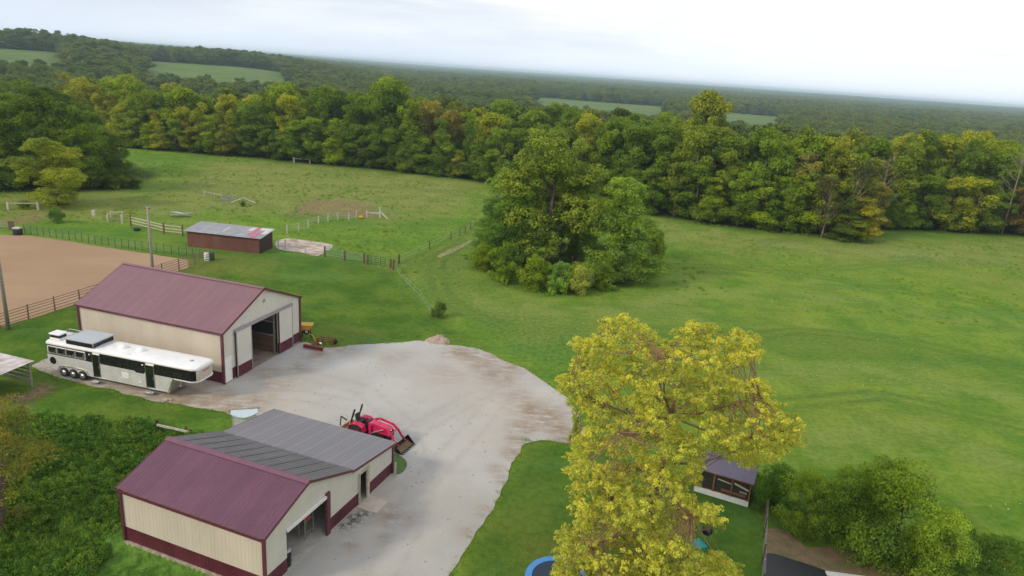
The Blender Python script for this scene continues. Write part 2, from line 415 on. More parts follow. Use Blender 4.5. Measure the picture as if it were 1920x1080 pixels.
rings = [0.0, 3, 7, 12]; r = 15.0
while r < 300: rings.append(r); r *= 1.0085
while r < 14000: rings.append(r); r *= 1.04
angs = list(np.radians(np.concatenate([np.arange(-62, 62.01, .36), np.arange(66, 298, 6)])))
rg, ag = np.meshgrid(np.array(rings), np.array(angs), indexing='ij')
GX, GY = rg * np.sin(ag), rg * np.cos(ag); GZ = height(GX, GY)
nR, nA = GX.shape
gi = np.arange(nR * nA).reshape(nR, nA)
quads = np.stack([gi[:-1, :], np.roll(gi, -1, 1)[:-1, :], np.roll(gi, -1, 1)[1:, :], gi[1:, :]], -1).reshape(-1, 4)
def np_mesh(name, V, Q, mats=(), attrs=None, smooth=True):
    me = bpy.data.meshes.new(name)
    nv, nf, k = len(V), len(Q), Q.shape[1]
    me.vertices.add(nv); me.vertices.foreach_set('co', np.asarray(V, np.float32).ravel())
    me.loops.add(nf * k); me.loops.foreach_set('vertex_index', Q.astype(np.int32).ravel())
    me.polygons.add(nf); me.polygons.foreach_set('loop_start', np.arange(0, nf * k, k, dtype=np.int32))
    me.polygons.foreach_set('loop_total', np.full(nf, k, np.int32))
    me.polygons.foreach_set('use_smooth', np.full(nf, smooth))
    for mt in mats: me.materials.append(mt)
    for an, av in (attrs or {}).items():
        a = me.attributes.new(an, 'FLOAT', 'POINT'); a.data.foreach_set('value', np.asarray(av, np.float32).ravel())
    me.update(calc_edges=True); return me
fx, fy = GX.ravel(), GY.ravel()
near = np.hypot(fx, fy) < 330
def reg(poly, w=1.5, wob=1.5, seed=0):
    o = np.zeros(fx.shape); o[near] = soft(poly, fx[near], fy[near], w, wob, seed); return o
a_lawn = np.maximum.reduce([reg(LAWN, 1.2, 1.2, 1), reg(LAWN2, 1, .6, 2), reg(LAWN3, .8, .8, 3)])
a_lush = np.maximum.reduce([reg(LUSH, 5, 5, 4) * .8, reg(LUSH2, 3, 4, 5) * .3, reg(WEEDS, 1, 1, 6)])
a_dry = np.maximum.reduce([reg(DRYM, 6, 8, 7), reg(LEFTPAST, 4, 5, 8) * .9, reg(PALER, 4, 6, 61) * .75, reg(CLUMP_RING, 3, 3, 9) * .35])
a_bare = np.maximum.reduce([reg(BARE, 2.0, 4, 10), reg(BARE2, 1.5, 2, 11), reg([(-35.9, 44.6), (-34.4, 47.6), (-33.2, 47.2), (-32.6, 44.2), (-34.5, 42.6), (-38, 43)], .8, .8, 12)])
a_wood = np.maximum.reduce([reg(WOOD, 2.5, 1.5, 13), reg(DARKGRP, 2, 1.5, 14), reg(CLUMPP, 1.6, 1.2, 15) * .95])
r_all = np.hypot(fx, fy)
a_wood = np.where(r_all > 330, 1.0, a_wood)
# clearings (bearing in photo columns, distance): the farm fields on the far slopes
def bearing_col(x, y):
    d = np.stack([x, y, np.full_like(x, -CAM_H)], -1)
    w = d @ np.array(fw); return 960 + F_PX * (d @ np.array(rt)) / np.maximum(w, 1e-3)
CLEAR = [(272, 540, 520, 905), (-90, 112, 545, 800), (1000, 1250, 490, 1060), (1318, 1465, 490, 1060), (-700, -130, 420, 1000), (2080, 2500, 500, 1100)]
def clear_mask(x, y, m=0.0):
    x = np.asarray(x, float); y = np.asarray(y, float); r = np.hypot(x, y)
    c = bearing_col(x, np.maximum(y, 1)) + (fbm(x, y, 60, 21) - .5) * 60; rr = r + (fbm(x, y, 90, 22) - .5) * 80
    o = np.zeros(x.shape)
    for c0, c1, r0, r1 in CLEAR:
        ins = sst(c0 - 4 - m, c0 + 4 - m, c) * sst(c1 + 4 + m, c1 - 4 + m, c) * sst(r0 - 8 - m, r0 + 8 - m, rr) * sst(r1 + 12 + m, r1 - 12 + m, rr) * (y > 0)
        o = np.maximum(o, ins)
    return o
a_field = clear_mask(fx, fy)
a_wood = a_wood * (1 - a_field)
def line_attr(x, y, lines, w, offs=(0,)):
    o = np.zeros(x.shape)
    for ln_ in lines:
        P_ = [gp(*p) if len(p) == 2 else p[:2] for p in ln_]
        for (ax_, ay_), (bx_, by_) in zip(P_[:-1], P_[1:]):
            ex, ey = bx_ - ax_, by_ - ay_; L2 = ex*ex + ey*ey; t = np.clip(((x - ax_) * ex + (y - ay_) * ey) / L2, 0, 1)
            sd = ((x - ax_ - t*ex) * -ey + (y - ay_ - t*ey) * ex) / math.sqrt(L2); dd = np.hypot(x - ax_ - t*ex, y - ay_ - t*ey)
            for of in offs: o = np.maximum(o, np.exp(-((np.where(dd > abs(sd) + .01, 9, np.abs(sd - of)) / w) ** 2)))
    return o
nw = near & (fy > 20)
a_trk = np.zeros(fx.shape); a_wear = np.zeros(fx.shape)
a_trk[nw] = line_attr(fx[nw], fy[nw], [[(884,452),(850,468),(822,490),(815,520),(832,556),(880,590),(950,612)], [(745,505),(800,480),(850,452),(905,400),(950,372)], [(1245,500),(1330,498),(1500,512),(1700,548),(1920,580)], [(1330,470),(1420,500),(1560,505),(1720,490),(1920,500)],
    [(560,398),(660,350),(780,352),(900,372)], [(240,378),(330,352),(430,368),(520,392)], [(1420,498),(1400,470),(1440,452),(1500,448)], [(1300,640),(1500,620),(1700,640),(1920,690)], [(1450,760),(1650,740),(1920,800)]], .42, (-.8, .8))
a_wear[nw] = line_attr(fx[nw], fy[nw], [[(1230,560),(1400,545),(1600,560),(1920,620)], [(1240,440),(1400,455),(1600,470),(1920,475)], [(1350,700),(1600,690),(1920,750)], [(1500,840),(1700,800),(1920,880)], [(900,560),(1080,590),(1230,570),(1300,520)]], 2.2)
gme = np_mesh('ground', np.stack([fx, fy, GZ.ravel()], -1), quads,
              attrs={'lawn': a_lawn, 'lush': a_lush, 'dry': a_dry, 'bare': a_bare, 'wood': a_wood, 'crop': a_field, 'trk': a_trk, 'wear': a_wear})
mt, nt, bs = nodes_of('grassland')
fine = noise_n(nt, 2.2, 6, .7); mid = noise_n(nt, .22, 5, .62); big = noise_n(nt, .045, 4, .6)
streak = noise_n(nt, .55, 5, .65, stretch=(.35, 1.6, 1)); speck = noise_n(nt, 9, 3, .7)
FIELD_A, FIELD_B = (.098, .205, .022), (.195, .285, .036)
c = mixc(nt, ramp(nt, mid, .32, .68), FIELD_A, FIELD_B)
c = mixc(nt, ramp(nt, big, .45, .72, 0, .6), c, (.230, .255, .050))
c = mixc(nt, ramp(nt, streak, .50, .70, 0, .5), c, (.235, .280, .065))
lawn_c = mixc(nt, ramp(nt, mid, .36, .66), (.062, .135, .016), (.130, .200, .026))
lawn_c = mixc(nt, ramp(nt, big, .5, .65, 0, .7), lawn_c, (.175, .185, .040))
c = mixc(nt, attr(nt, 'lawn'), c, lawn_c)
broad = noise_n(nt, .028, 3, .5, stretch=(.35, 1.5, 1))
c = mixc(nt, ramp(nt, broad, .50, .60, 0, .42), c, (.070, .165, .026))
c = mixc(nt, attr(nt, 'lush'), c, mixc(nt, ramp(nt, fine, .35, .65), (.065, .150, .024), (.125, .235, .036)))
dry_c = mixc(nt, ramp(nt, mid, .3, .7), (.170, .215, .042), (.250, .260, .080))
c = mixc(nt, attr(nt, 'dry'), c, dry_c)
c = mixc(nt, math_n(nt, 'MULTIPLY', attr(nt, 'wear'), ramp(nt, mid, .35, .6, .15, .6)), c, (.215, .270, .070))
c = mixc(nt, math_n(nt, 'MULTIPLY', attr(nt, 'trk'), ramp(nt, mid, .38, .6, .1, .6)), c, (.060, .120, .024))
c = mixc(nt, attr(nt, 'crop'), c, mixc(nt, ramp(nt, big, .4, .6), (.105, .170, .050), (.150, .200, .065)))
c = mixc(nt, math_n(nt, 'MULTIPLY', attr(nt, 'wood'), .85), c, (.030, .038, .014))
bare_f = math_n(nt, 'MULTIPLY', attr(nt, 'bare'), ramp(nt, noise_n(nt, .7, 5, .7), .38, .58))
c = mixc(nt, bare_f, c, mixc(nt, ramp(nt, fine, .3, .7), (.20, .12, .075), (.30, .20, .13)))
c = mixc(nt, ramp(nt, noise_n(nt, .11, 5, .65, stretch=(.5, 1.4, 1)), .52, .68, 0, .45), c, (.095, .200, .050))
c = mixc(nt, ramp(nt, fine, .38, .60, .48, 0), c, mixc(nt, 1, c, (.45, .58, .5), 'MULTIPLY'))
c = mixc(nt, ramp(nt, speck, .60, .75, 0, .3), c, (.22, .24, .09))
nt.links.new(c, bs.inputs['Base Color']); bs.inputs['Roughness'].default_value = .9; bs.inputs['Specular IOR Level'].default_value = .04
bump(nt, bs, math_n(nt, 'ADD', math_n(nt, 'MULTIPLY', fine, 1.0), math_n(nt, 'MULTIPLY', speck, .35)), .7, .22)
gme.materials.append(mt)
ground = link('ground', gme); tag(ground, 'mown lawn and rough green pasture running out to the woods', None, None, 'structure')

def sheet(name, poly, z, step, mtl, attrs_fn=None, wob=.3, seed=3, res=.35):
    P = spline_pts(poly, res, wob, seed)
    x0, y0 = P.min(0); x1, y1 = P.max(0)
    gx, gy = np.meshgrid(np.arange(x0, x1, step), np.arange(y0, y1, step)); gx = gx.ravel() + np.random.RandomState(seed).uniform(-.1, .1, gx.size) * step; gy = gy.ravel()
    s = sdf([tuple(p) for p in P[::3]], gx, gy); k = s < -step * .5
    pts = [Vector(p) for p in P] + [Vector((a, b)) for a, b in zip(gx[k], gy[k])]
    n = len(P); v, e, f, *_ = delaunay_2d_cdt(pts, [(i, (i + 1) % n) for i in range(n)], [], 1, 1e-5)
    V = np.array([(p.x, p.y) for p in v]); V = np.column_stack([V, height(V[:, 0], V[:, 1]) + z])
    F = np.array([t for t in f if len(t) == 3])
    me = np_mesh(name, V, F, [mtl], attrs_fn(V[:, 0], V[:, 1]) if attrs_fn else None)
    o = link(name, me)
    return o
# gravel yard
def blobs(lst):
    def f(x, y):
        o = np.zeros(x.shape)
        for (px, py, rx, s) in lst:
            cx, cy = gp(px, py); o = np.maximum(o, s * np.exp(-(((x - cx) / rx) ** 2 + ((y - cy) / (rx * 1.1)) ** 2)))
        return o
    return f
brown = blobs([(860,662,1.5,.9),(905,684,1.5,.8),(925,700,1.4,.8),(1030,780,1.6,.9),(975,745,1.2,.6),(960,850,.8,.8),(930,880,.6,.6),(1075,830,1.2,.9),(640,655,1.2,.7),(270,738,1.8,.8),(460,770,1.6,.8),(880,668,1.6,.9),(920,672,1.6,.8),(960,690,1.5,.8),(940,710,1.5,.75),(1000,770,1.7,.95),(1020,790,1.4,.8),(1050,806,1.3,.9),(985,800,1.3,.8),(968,826,.8,.8),
               (1060,822,1.0,.9),(300,748,1.6,.8),(340,752,1.6,.9),(400,752,1.8,.85),(430,768,1.5,.9),(480,752,1.6,.7),(240,722,2.0,.75),(160,712,1.6,.75),(100,690,1.5,.7),
               (595,666,1.3,.8),(560,690,1.2,.6),(500,700,1.3,.7),(520,720,1.6,.5),(730,965,1.0,.8),(760,975,.8,.5),(940,900,.6,.6),(905,960,.6,.55),(880,1000,.6,.5),(718,1010,.5,.55),
               (655,1025,.5,.55),(740,670,1.6,.35),(830,700,2,.35)])
oilf = blobs([(665,972,.62,1.0),(650,983,.5,1.0),(680,966,.5,.9),(640,990,.3,.7)])
pinkf = blobs([(360,745,4,.8),(250,730,4,.8),(130,700,4,.8),(860,720,4,.6),(940,760,4,.75),(900,820,3,.5),(740,930,4,.5),(700,1000,3,.4),(520,760,4,.5)])
mt, nt, bs = nodes_of('pale_gravel')
gf = noise_n(nt, 14, 5, .75); gm = noise_n(nt, 1.3, 6, .7); gb = noise_n(nt, .16, 4, .6)
gs = noise_n(nt, 1.1, 6, .75, stretch=(.6, 1.6, 1))
c = mixc(nt, ramp(nt, gb, .35, .65), (.395, .387, .37), (.46, .453, .44))
c = mixc(nt, ramp(nt, gm, .45, .75, 0, .35), c, (.42, .40, .36))
c = mixc(nt, math_n(nt, 'MULTIPLY', attr(nt, 'pink'), ramp(nt, gm, .3, .7, .3, .9)), c, (.49, .42, .34))
bf = math_n(nt, 'MULTIPLY', attr(nt, 'brown'), ramp(nt, gs, .34, .54))
c = mixc(nt, bf, c, mixc(nt, ramp(nt, gm, .3, .7), (.22, .155, .105), (.33, .25, .18)))
c = mixc(nt, math_n(nt, 'MULTIPLY', attr(nt, 'oil'), ramp(nt, noise_n(nt, 2.6, 6, .8), .40, .55)), c, (.045, .045, .045))
c = mixc(nt, math_n(nt, 'MULTIPLY', attr(nt, 'rut'), ramp(nt, gm, .35, .6, .1, .5)), c, (.34, .325, .29))
c = mixc(nt, ramp(nt, gf, .35, .6, .35, 0), c, mixc(nt, 1, c, (.80, .79, .77), 'MULTIPLY'))
nt.links.new(c, bs.inputs['Base Color']); bs.inputs['Roughness'].default_value = .95; bs.inputs['Specular IOR Level'].default_value = .1
bump(nt, bs, gf, .8, .05)
gravel = sheet('gravel_yard', GRAVEL, .035, .28, mt, lambda x, y: {'rut': line_attr(x, y, [[(470,705),(560,700),(680,730),(760,800),(790,900),(760,1000),(690,1120)], [(440,740),(560,742),(660,760)], [(720,860),(790,800),(900,740),(1040,770)], [(600,1010),(700,960),(800,900),(900,790),(960,720)]], .20, (-.75, .75)), 'brown': brown(x, y), 'oil': oilf(x, y), 'pink': pinkf(x, y)}, wob=.42, seed=5)
tag(gravel, 'pale gravel yard between the two barns with brown dirt patches', None, None, 'structure')
# riding arena
mt, nt, bs = nodes_of('arena_sand')
c = mixc(nt, ramp(nt, noise_n(nt, .10, 5, .6), .35, .65), (.315, .212, .132), (.355, .243, .153))
c = mixc(nt, ramp(nt, noise_n(nt, .5, 5, .7, stretch=(.3, 1.5, 1)), .4, .7, 0, .45), c, (.29, .195, .122))
c = mixc(nt, ramp(nt, noise_n(nt, 6, 4, .7), .3, .6, .3, 0), c, (.36, .25, .16))
nt.links.new(c, bs.inputs['Base Color']); bs.inputs['Roughness'].default_value = .95; bs.inputs['Specular IOR Level'].default_value = .1
bump(nt, bs, noise_n(nt, 5, 4, .7), .5, .05)
tag(sheet('riding_arena', ARENA, .03, 1.2, mt, wob=.25, seed=8), 'tan sand riding arena inside the pipe fence', None, None, 'structure')
mt, nt, bs = nodes_of('trodden_mud')
c = mixc(nt, ramp(nt, noise_n(nt, .8, 5, .7), .4, .6), (.46, .42, .36), (.30, .20, .16))
nt.links.new(c, bs.inputs['Base Color']); bs.inputs['Roughness'].default_value = .9
tag(sheet('concrete_apron', MUDPAD, .05, .5, mt, wob=.35, seed=9), 'pale muddy concrete apron beside the brown shed', None, None, 'structure')
mt, nt, bs = nodes_of('dry_path_soil')
c = mixc(nt, ramp(nt, noise_n(nt, 1.5, 5, .7), .4, .6), (.30, .25, .15), (.13, .19, .04))
nt.links.new(c, bs.inputs['Base Color']); bs.inputs['Roughness'].default_value = .95
tag(sheet('dirt_track', PATH, .04, .4, mt, wob=.55, seed=10), 'thin worn dirt track running up to the tree clump', None, None, 'structure')
mt, nt, bs = nodes_of('bare_soil')
c = mixc(nt, ramp(nt, noise_n(nt, 1.6, 6, .7), .38, .62), (.27, .165, .10), (.16, .14, .06))
nt.links.new(c, bs.inputs['Base Color']); bs.inputs['Roughness'].default_value = .95; bump(nt, bs, noise_n(nt, 9, 4), .6, .05)
tag(sheet('bare_soil_patch', DIRT_R, .03, .4, mt, wob=.3, seed=11), 'bare brown soil beneath the big shrubs', None, None, 'structure')

# ------------------------------------------------------------------ steel buildings
def rib_panel(name, u0, u1, zb, zt, P, mtl, pitch=.2286, rh=.02, off=0.0):
    """one ribbed sheet from u0 to u1; zb(u), zt(u) its lower and upper edge; P(u, z, n) maps to local space"""
    us = [(u0, 0.0)]; k = math.ceil((u0 + .035 - off) / pitch)
    while off + k * pitch < u1 - .035:
        c = off + k * pitch; us += [(c - .03, 0), (c - .012, rh), (c + .012, rh), (c + .03, 0)]; k += 1
    us.append((u1, 0.0))
    mb = MB(); vs = []
    for u, n in us: vs += [P(u, zb(u), n), P(u, zt(u), n)]
    # folded back edge gives the sheet its thickness
    vs += [P(u1, zb(u1), -.012), P(u1, zt(u1), -.012), P(u0, zb(u0), -.012), P(u0, zt(u0), -.012)]
    m = len(us); fs = [(2*i, 2*i+2, 2*i+3, 2*i+1) for i in range(m + 1)] + [(2*(m+1), 0, 1, 2*(m+1)+1)]
    fs += [(0, 2*(m+1), 2*m, 2*(m-1)), (1, 2*(m-1)+1, 2*m+1, 2*(m+1)+1)]
    mb.add(vs, fs[:-2])
    return mb.mesh(name, mtl)
def panels(parent, name, u0, u1, zb, zt, P, mtl, w=.9144, rh=.009, cuts=()):
    """a run of sheets between u0 and u1, cut at the edges of openings"""
    edges = [u0]; u = u0
    while u + w < u1 - .15: u += w; edges.append(u)
    edges.append(u1)
    edges = sorted(set([round(e, 4) for e in edges] + [round(c, 4) for c in cuts if u0 < c < u1]))
    f = []
    for e in edges:
        if f and e - f[-1] < .12 and e not in [round(c, 4) for c in cuts]: continue
        if f and e - f[-1] < .12: f[-1] = e if f[-1] != edges[0] else f[-1]
        if not f or e - f[-1] > .02: f.append(e)
    for a, b in zip(f[:-1], f[1:]):
        mid = (a + b) / 2
        if zt(mid) - zb(mid) < .05: continue
        link(name, rib_panel(name, a + .001, b - .001, zb, zt, P, mtl, rh=rh, off=u0), parent)
K = lambda v: (lambda u: v)

# ---- large barn (behind the trailer)
W1, L1, HE, HR = 10.11, 13.88, 4.30, 6.46
barn = thing('steel_barn', 'tall cream pole barn with maroon roof and open sliding doors behind the horse trailer', 'barn', (*B1_O, 0), B1_RZ)
XC = W1 / 2; sl = (HR - HE) / XC
roofz = lambda u: HE + sl * min(u, W1 - u)
PF = lambda u, z, n: (u, .06 - n, z)                  # gable facing the yard
PB = lambda u, z, n: (u, L1 - .06 + n, z)
PN = lambda u, z, n: (.06 - n, u, z)                  # long wall towards the trailer
PS = lambda u, z, n: (W1 - .06 + n, u, z)
SILL, WZ = .10, 1.02
O0, O1, OZ = 3.22, 6.86, 3.86                        # door opening
def top(u):  return roofz(u) - .04
def op_b(u): return OZ + .0 if O0 < u < O1 else WZ
def wb_t(u): return SILL if O0 < u < O1 else WZ - .004
MD0, MD1, MDZ = .10, .93, 2.12                        # man door
def op_b2(u): return MDZ if MD0 < u < MD1 else op_b(u)
def wb_t2(u): return SILL if (MD0 < u < MD1 or O0 < u < O1) else WZ - .004
cutsA = (MD0, MD1, O0, O1, XC)
panels(barn, 'siding_panel', .06, W1 - .06, op_b2, top, PF, M['gable_shade_cream'], cuts=cutsA, rh=.016)
panels(barn, 'wainscot_panel', .06, W1 - .06, K(SILL), wb_t2, PF, M['maroon'], cuts=cutsA, rh=.016)
panels(barn, 'siding_panel', .06, L1 - .06, K(WZ), K(HE - .05), PN, M['cream'])
panels(barn, 'wainscot_panel', .06, L1 - .06, K(SILL), K(WZ - .004), PN, M['maroon'])
panels(barn, 'siding_panel', .06, L1 - .06, K(WZ), K(HE - .05), PS, M['cream'], w=2.7)
panels(barn, 'wainscot_panel', .06, L1 - .06, K(SILL), K(WZ - .004), PS, M['maroon'], w=2.7)
panels(barn, 'siding_panel', .06, W1 - .06, K(WZ), top, PB, M['cream'], w=2.5, cuts=(XC,))
panels(barn, 'wainscot_panel', .06, W1 - .06, K(SILL), K(WZ - .004), PB, M['maroon'], w=2.5)
sll = math.hypot(XC + .12, sl * (XC + .12)); cs, sn = XC / math.hypot(XC, HR - HE), (HR - HE) / math.hypot(XC, HR - HE)
PRn = lambda u, s, n: (XC - s * cs - n * sn, u, HR + .03 - s * sn + n * cs)
PRf = lambda u, s, n: (XC + s * cs + n * sn, u, HR + .03 - s * sn + n * cs)
panels(barn, 'roof_panel', -.14, L1 + .14, K(0), K(sll), PRn, M['maroon_roof'], rh=.013)
panels(barn, 'roof_panel', -.14, L1 + .14, K(0), K(sll), PRf, M['maroon_roof'], rh=.013)
mb = MB(); mb.hexa([(XC-.2, -.17, HR-.085+.08), (XC, -.17, HR+.06), (XC, L1+.17, HR+.06), (XC-.2, L1+.17, HR-.085+.08)],
                   [(XC-.2, -.17, HR-.03+.05), (XC, -.17, HR+.09), (XC, L1+.17, HR+.09), (XC-.2, L1+.17, HR-.03+.05)])
mb.hexa([(XC+.2, -.17, HR-.005), (XC, -.17, HR+.06), (XC, L1+.17, HR+.06), (XC+.2, L1+.17, HR-.005)],
        [(XC+.2, -.17, HR+.02), (XC, -.17, HR+.09), (XC, L1+.17, HR+.09), (XC+.2, L1+.17, HR+.02)])
mb.build('ridge_cap', M['maroon_roof'], barn)
for (xa, za, xb, zb) in ((XC, HR + .0, -.12, HE - .12 * sl), (XC, HR + .0, W1 + .12, HE - .12 * sl)):
    for yy in (-.15, L1 + .15):
        MB().bar((xa, yy, za - .05), (xb, yy, zb - .05), .03, .17).build('rake_trim', M['trim'], barn)
for xx in (-.13, W1 + .13):
    MB().bb((xx - .03, -.13, HE - .17), (xx + .03, L1 + .13, HE - .04)).build('eave_trim', M['trim'], barn)
for xx in (.03, W1 - .03):
    for yy in (.03, L1 - .03):
        MB().bb((xx - .085, yy - .085, SILL), (xx + .085, yy + .085, HE - .06)).build('corner_trim', M['trim'], barn)
mb = MB()
for a, b in (((.0, 0), (O0, .30)), ((O1, 0), (W1, .30)), ((0, L1 - .3), (W1, L1)), ((0, .30), (.25, L1 - .3)), ((W1 - .25, .30), (W1, L1 - .3))):
    mb.bb((a[0] + .02, a[1] + .05, -.5), (b[0] - .02, b[1] - .002, SILL))
mb.build('foundation', M['conc'], barn)
# added inner lining keeps daylight out of the walls and roof
mb = MB()
mb.bb((.10, .3, .0), (.14, L1 - .12, HE - .1)); mb.bb((W1 - .14, .3, 0), (W1 - .10, L1 - .12, HE - .1)); mb.bb((.14, L1 - .16, 0), (W1 - .14, L1 - .12, HE - .1))
mb.hexa([(0, .08, HE - .13), (XC, .08, HR - .11), (XC, L1 - .08, HR - .11), (0, L1 - .08, HE - .13)], [(0, .08, HE - .06), (XC, .08, HR - .04), (XC, L1 - .08, HR - .04), (0, L1 - .08, HE - .06)])
mb.hexa([(W1, .08, HE - .13), (XC, .08, HR - .11), (XC, L1 - .08, HR - .11), (W1, L1 - .08, HE - .13)], [(W1, .08, HE - .06), (XC, .08, HR - .04), (XC, L1 - .08, HR - .04), (W1, L1 - .08, HE - .06)])
mb.prism([(.2, WZ), (.2, HE - .1), (XC, HR - .15), (W1 - .2, HE - .1), (W1 - .2, .1), (O1 + .01, .1), (O1 + .01, OZ), (O0 - .01, OZ), (O0 - .01, WZ)], .10, .14)
mb.build('light_seal_lining', M['barn_ply'], barn)
MB().bb((.26, .02, -.1), (W1 - .26, L1 - .3, .055)).build('barn_floor', mat('dusty_floor', (.26, .20, .16), .95, var=.3, scale=1.5), barn)
# door track, leaves
MB().bb((1.36, -.17, OZ + .02), (8.86, -.02, OZ + .22)).add([], []).build('door_track', M['lilac_trim'], barn)
def sliding_leaf(a, b, frame_side):
    d = MB().bb((a, -.115, .14), (b, -.075, OZ + .0)).build('sliding_door', M['gable_shade_cream'], barn)
    link('door_siding', rib_panel('door_siding', a, b, K(WZ + .02), K(OZ), lambda u, z, n: (u, -.118 - n, z), M['gable_shade_cream'], rh=.012), d)
    link('door_wainscot', rib_panel('door_wainscot', a, b, K(.14), K(WZ + .015), lambda u, z, n: (u, -.119 - n, z), M['maroon'], rh=.012), d)
    for x, mm in ((a, M['trim'] if frame_side == 'l' else M['lilac_trim']), (b, M['trim'] if frame_side == 'r' else M['lilac_trim'])):
        MB().bb((x - .04, -.145, .13), (x + .04, -.07, OZ)).build('door_edge', mm, d)
    return d
sliding_leaf(1.47, 3.24, 'r' if False else 'n'); sliding_leaf(6.86, 8.74, 'l')
MB().bb((1.385, -.10, SILL), (1.43, -.06 + .02, OZ)).build('door_stop', M['black'], barn)
md = MB().bb((MD0 + .04, .0, .12), (MD1 - .04, .05, MDZ - .04)).build('side_door', M['white'], barn)
mb = MB(); mb.bb((MD0, -.03, .1), (MD0 + .05, .06, MDZ)); mb.bb((MD1 - .05, -.03, .1), (MD1, .06, MDZ)); mb.bb((MD0 + .05, -.03, MDZ - .05), (MD1 - .05, .06, MDZ))
mb.build('door_frame', M['white'], md)
MB().tube([(MD1 - .12, .0, 1.05), (MD1 - .12, -.05, 1.05), (MD1 - .22, -.06, 1.05)], .014, 6).build('handle', M['steel'], md)
mb = MB()
for i in range(2): mb.bb((.28 , -.012, .35 + i * .85), (.75, .0, .95 + i * .85))
mb.build('door_moulding', M['white'], md)
MB().lathe((XC + .1, -.02, 5.35), [(.02, -.02), (.13, -.03), (.13, .0)], 12, 'y').build('gable_vent', M['steel'], barn)  # small round steel vent in the gable, not a lamp
# stall row inside the doorway
st = thing('horse_stall', 'plank horse stall with dark mesh window just inside the big sliding doors', 'stall', (*B1_O, 0), B1_RZ)
for i in range(8):
    for seg in range(2):
        MB().bb((6.90, .35 + seg * 2.5, .12 + i * .185), (6.945 + (i % 2) * .006, 2.82 + seg * 2.5, .295 + i * .185)).build('plank', M['wood_brown'] if (i + seg) % 3 else M['wood_red'], st)
for y in (.42, 2.9, 5.4): MB().bb((6.84, y - .07, .06), (6.98, y + .07, 3.7)).build('post', M['wood_grey'], st)
for z in (1.65, 2.85): MB().bb((6.88, .5, z - .05), (6.94, 5.3, z + .05)).build('rail', M['steel'], st)
for y0 in (.55, 3.0): MB().bb((6.90, y0, 1.7), (6.92, y0 + 2.25, 2.8)).build('mesh_window', M['dark_in'], st)
for i in range(3): MB().bb((6.9, .5, 2.95 + i * .2), (6.94, 5.3, 3.12 + i * .2)).build('plank', M['wood_red'], st)
for (x, y) in ((3.7, 1.6), (3.7, 4.6)):
    st2 = MB().bb((x - .06, y - .06, .06), (x + .06, y + .06, 4.15)).build('post', M['wood_grey'], st)
MB().bb((3.66, 1.7, 1.9), (3.7, 4.5, 2.0)).build('rail', M['steel'], st)
MB().bb((3.64, 1.66, .1), (3.68, 4.54, 1.2)).build('stall_gate', M['wood_brown'], st)
MB().bb((3.8, 5.4, .06), (6.85, 5.46, 3.2)).build('back_partition', M['wood_brown'], st)
tl = thing('hanging_equipment', 'yellow painted equipment hung high inside the large barn doorway', 'equipment', (*B1_O, 0), B1_RZ)
MB().bar((5.3, 2.2, 3.0), (6.5, 2.0, 3.35), .35, .22).build('body', M['yellow'], tl); MB().tube([(5.2, 2.3, 2.8), (5.0, 2.3, 3.9)], .04, 6).build('hanger', M['steel'], tl)

# ---- front barn with the lean-to roof
LB, XR, XK, XF = 8.95, 3.30, 7.04, 11.78
ZE, ZR, ZK, ZF = 3.14, 4.26, 2.83, 2.21
b2 = thing('low_barn', 'low cream barn in front with maroon near slope and grey lean-to slopes', 'barn', (*B2_O, 0), B2_RZ)
def rz2(u):
    return ZE + (ZR - ZE) * u / XR if u < XR else (ZR + (ZK - ZR) * (u - XR) / (XK - XR) if u < XK else ZK - .0 + (ZF - ZK) * (u - XK) / (XF - XK))
PF2 = lambda u, z, n: (u, .05 - n, z); PB2 = lambda u, z, n: (u, LB - .05 + n, z)
PN2 = lambda u, z, n: (.05 - n, u, z); PS2 = lambda u, z, n: (XF - .05 + n, u, z)
G0, G1, GZ2, D0, D1, DZ = 1.66, 4.82, 2.40, 8.04, 8.78, 1.98
W2, S2 = .84, .02
in_g = lambda u: G0 < u < G1
in_d = lambda u: D0 < u < D1
c2 = (G0, G1, 5.14, D0, D1, XR, XK)
panels(b2, 'siding_panel', .05, XF - .05, lambda u: GZ2 + .1 if in_g(u) else (DZ + .02 if in_d(u) else W2), lambda u: rz2(u) - .05, PF2, M['gable_shade_cream'], cuts=c2, rh=.014)
panels(b2, 'wainscot_panel', .05, XF - .05, K(S2), lambda u: S2 if (in_g(u) or in_d(u)) else W2 - .004, PF2, M['maroon'], cuts=c2, rh=.014)
panels(b2, 'siding_panel', .05, LB - .05, K(W2), K(ZE - .06), PN2, M['cream'])
panels(b2, 'wainscot_panel', .05, LB - .05, K(S2), K(W2 - .004), PN2, M['maroon'])
panels(b2, 'siding_panel', .05, LB - .05, K(S2), K(ZF - .08), PS2, M['cream'], w=2.2)
panels(b2, 'siding_panel', .05, XF - .05, K(S2), lambda u: rz2(u) - .05, PB2, M['cream'], w=2.2, cuts=(XR, XK))
def slope(P0, P1, y0, y1, mtl, rh=.02, lift=.03, w=.9144):
    (xa, za), (xb, zb) = P0, P1; ln = math.hypot(xb - xa, zb - za); dx, dz = (xb - xa) / ln, (zb - za) / ln
    nx, nz_ = (-dz, dx) if dx > 0 else (dz, -dx)
    panels(b2, 'roof_panel', y0, y1, K(0), K(ln), lambda u, s, n: (xa + dx*s + nx*n, u, za + dz*s + lift + nz_*n), mtl, rh=rh, w=w)
slope((XR, ZR), (-.12, ZE - .12 * (ZR - ZE) / XR), -.12, LB + .12, M['maroon_roof2'], .014)
slope((XR, ZR), (XK + .12, ZK - .12 * .3), -.12, LB + .12, M['grey_roof'], .026)
slope((XK - .02, ZK - .02), (XF + .15, ZF - .02), -.12, LB + .12, M['grey_roof2'], .018, lift=-.02)
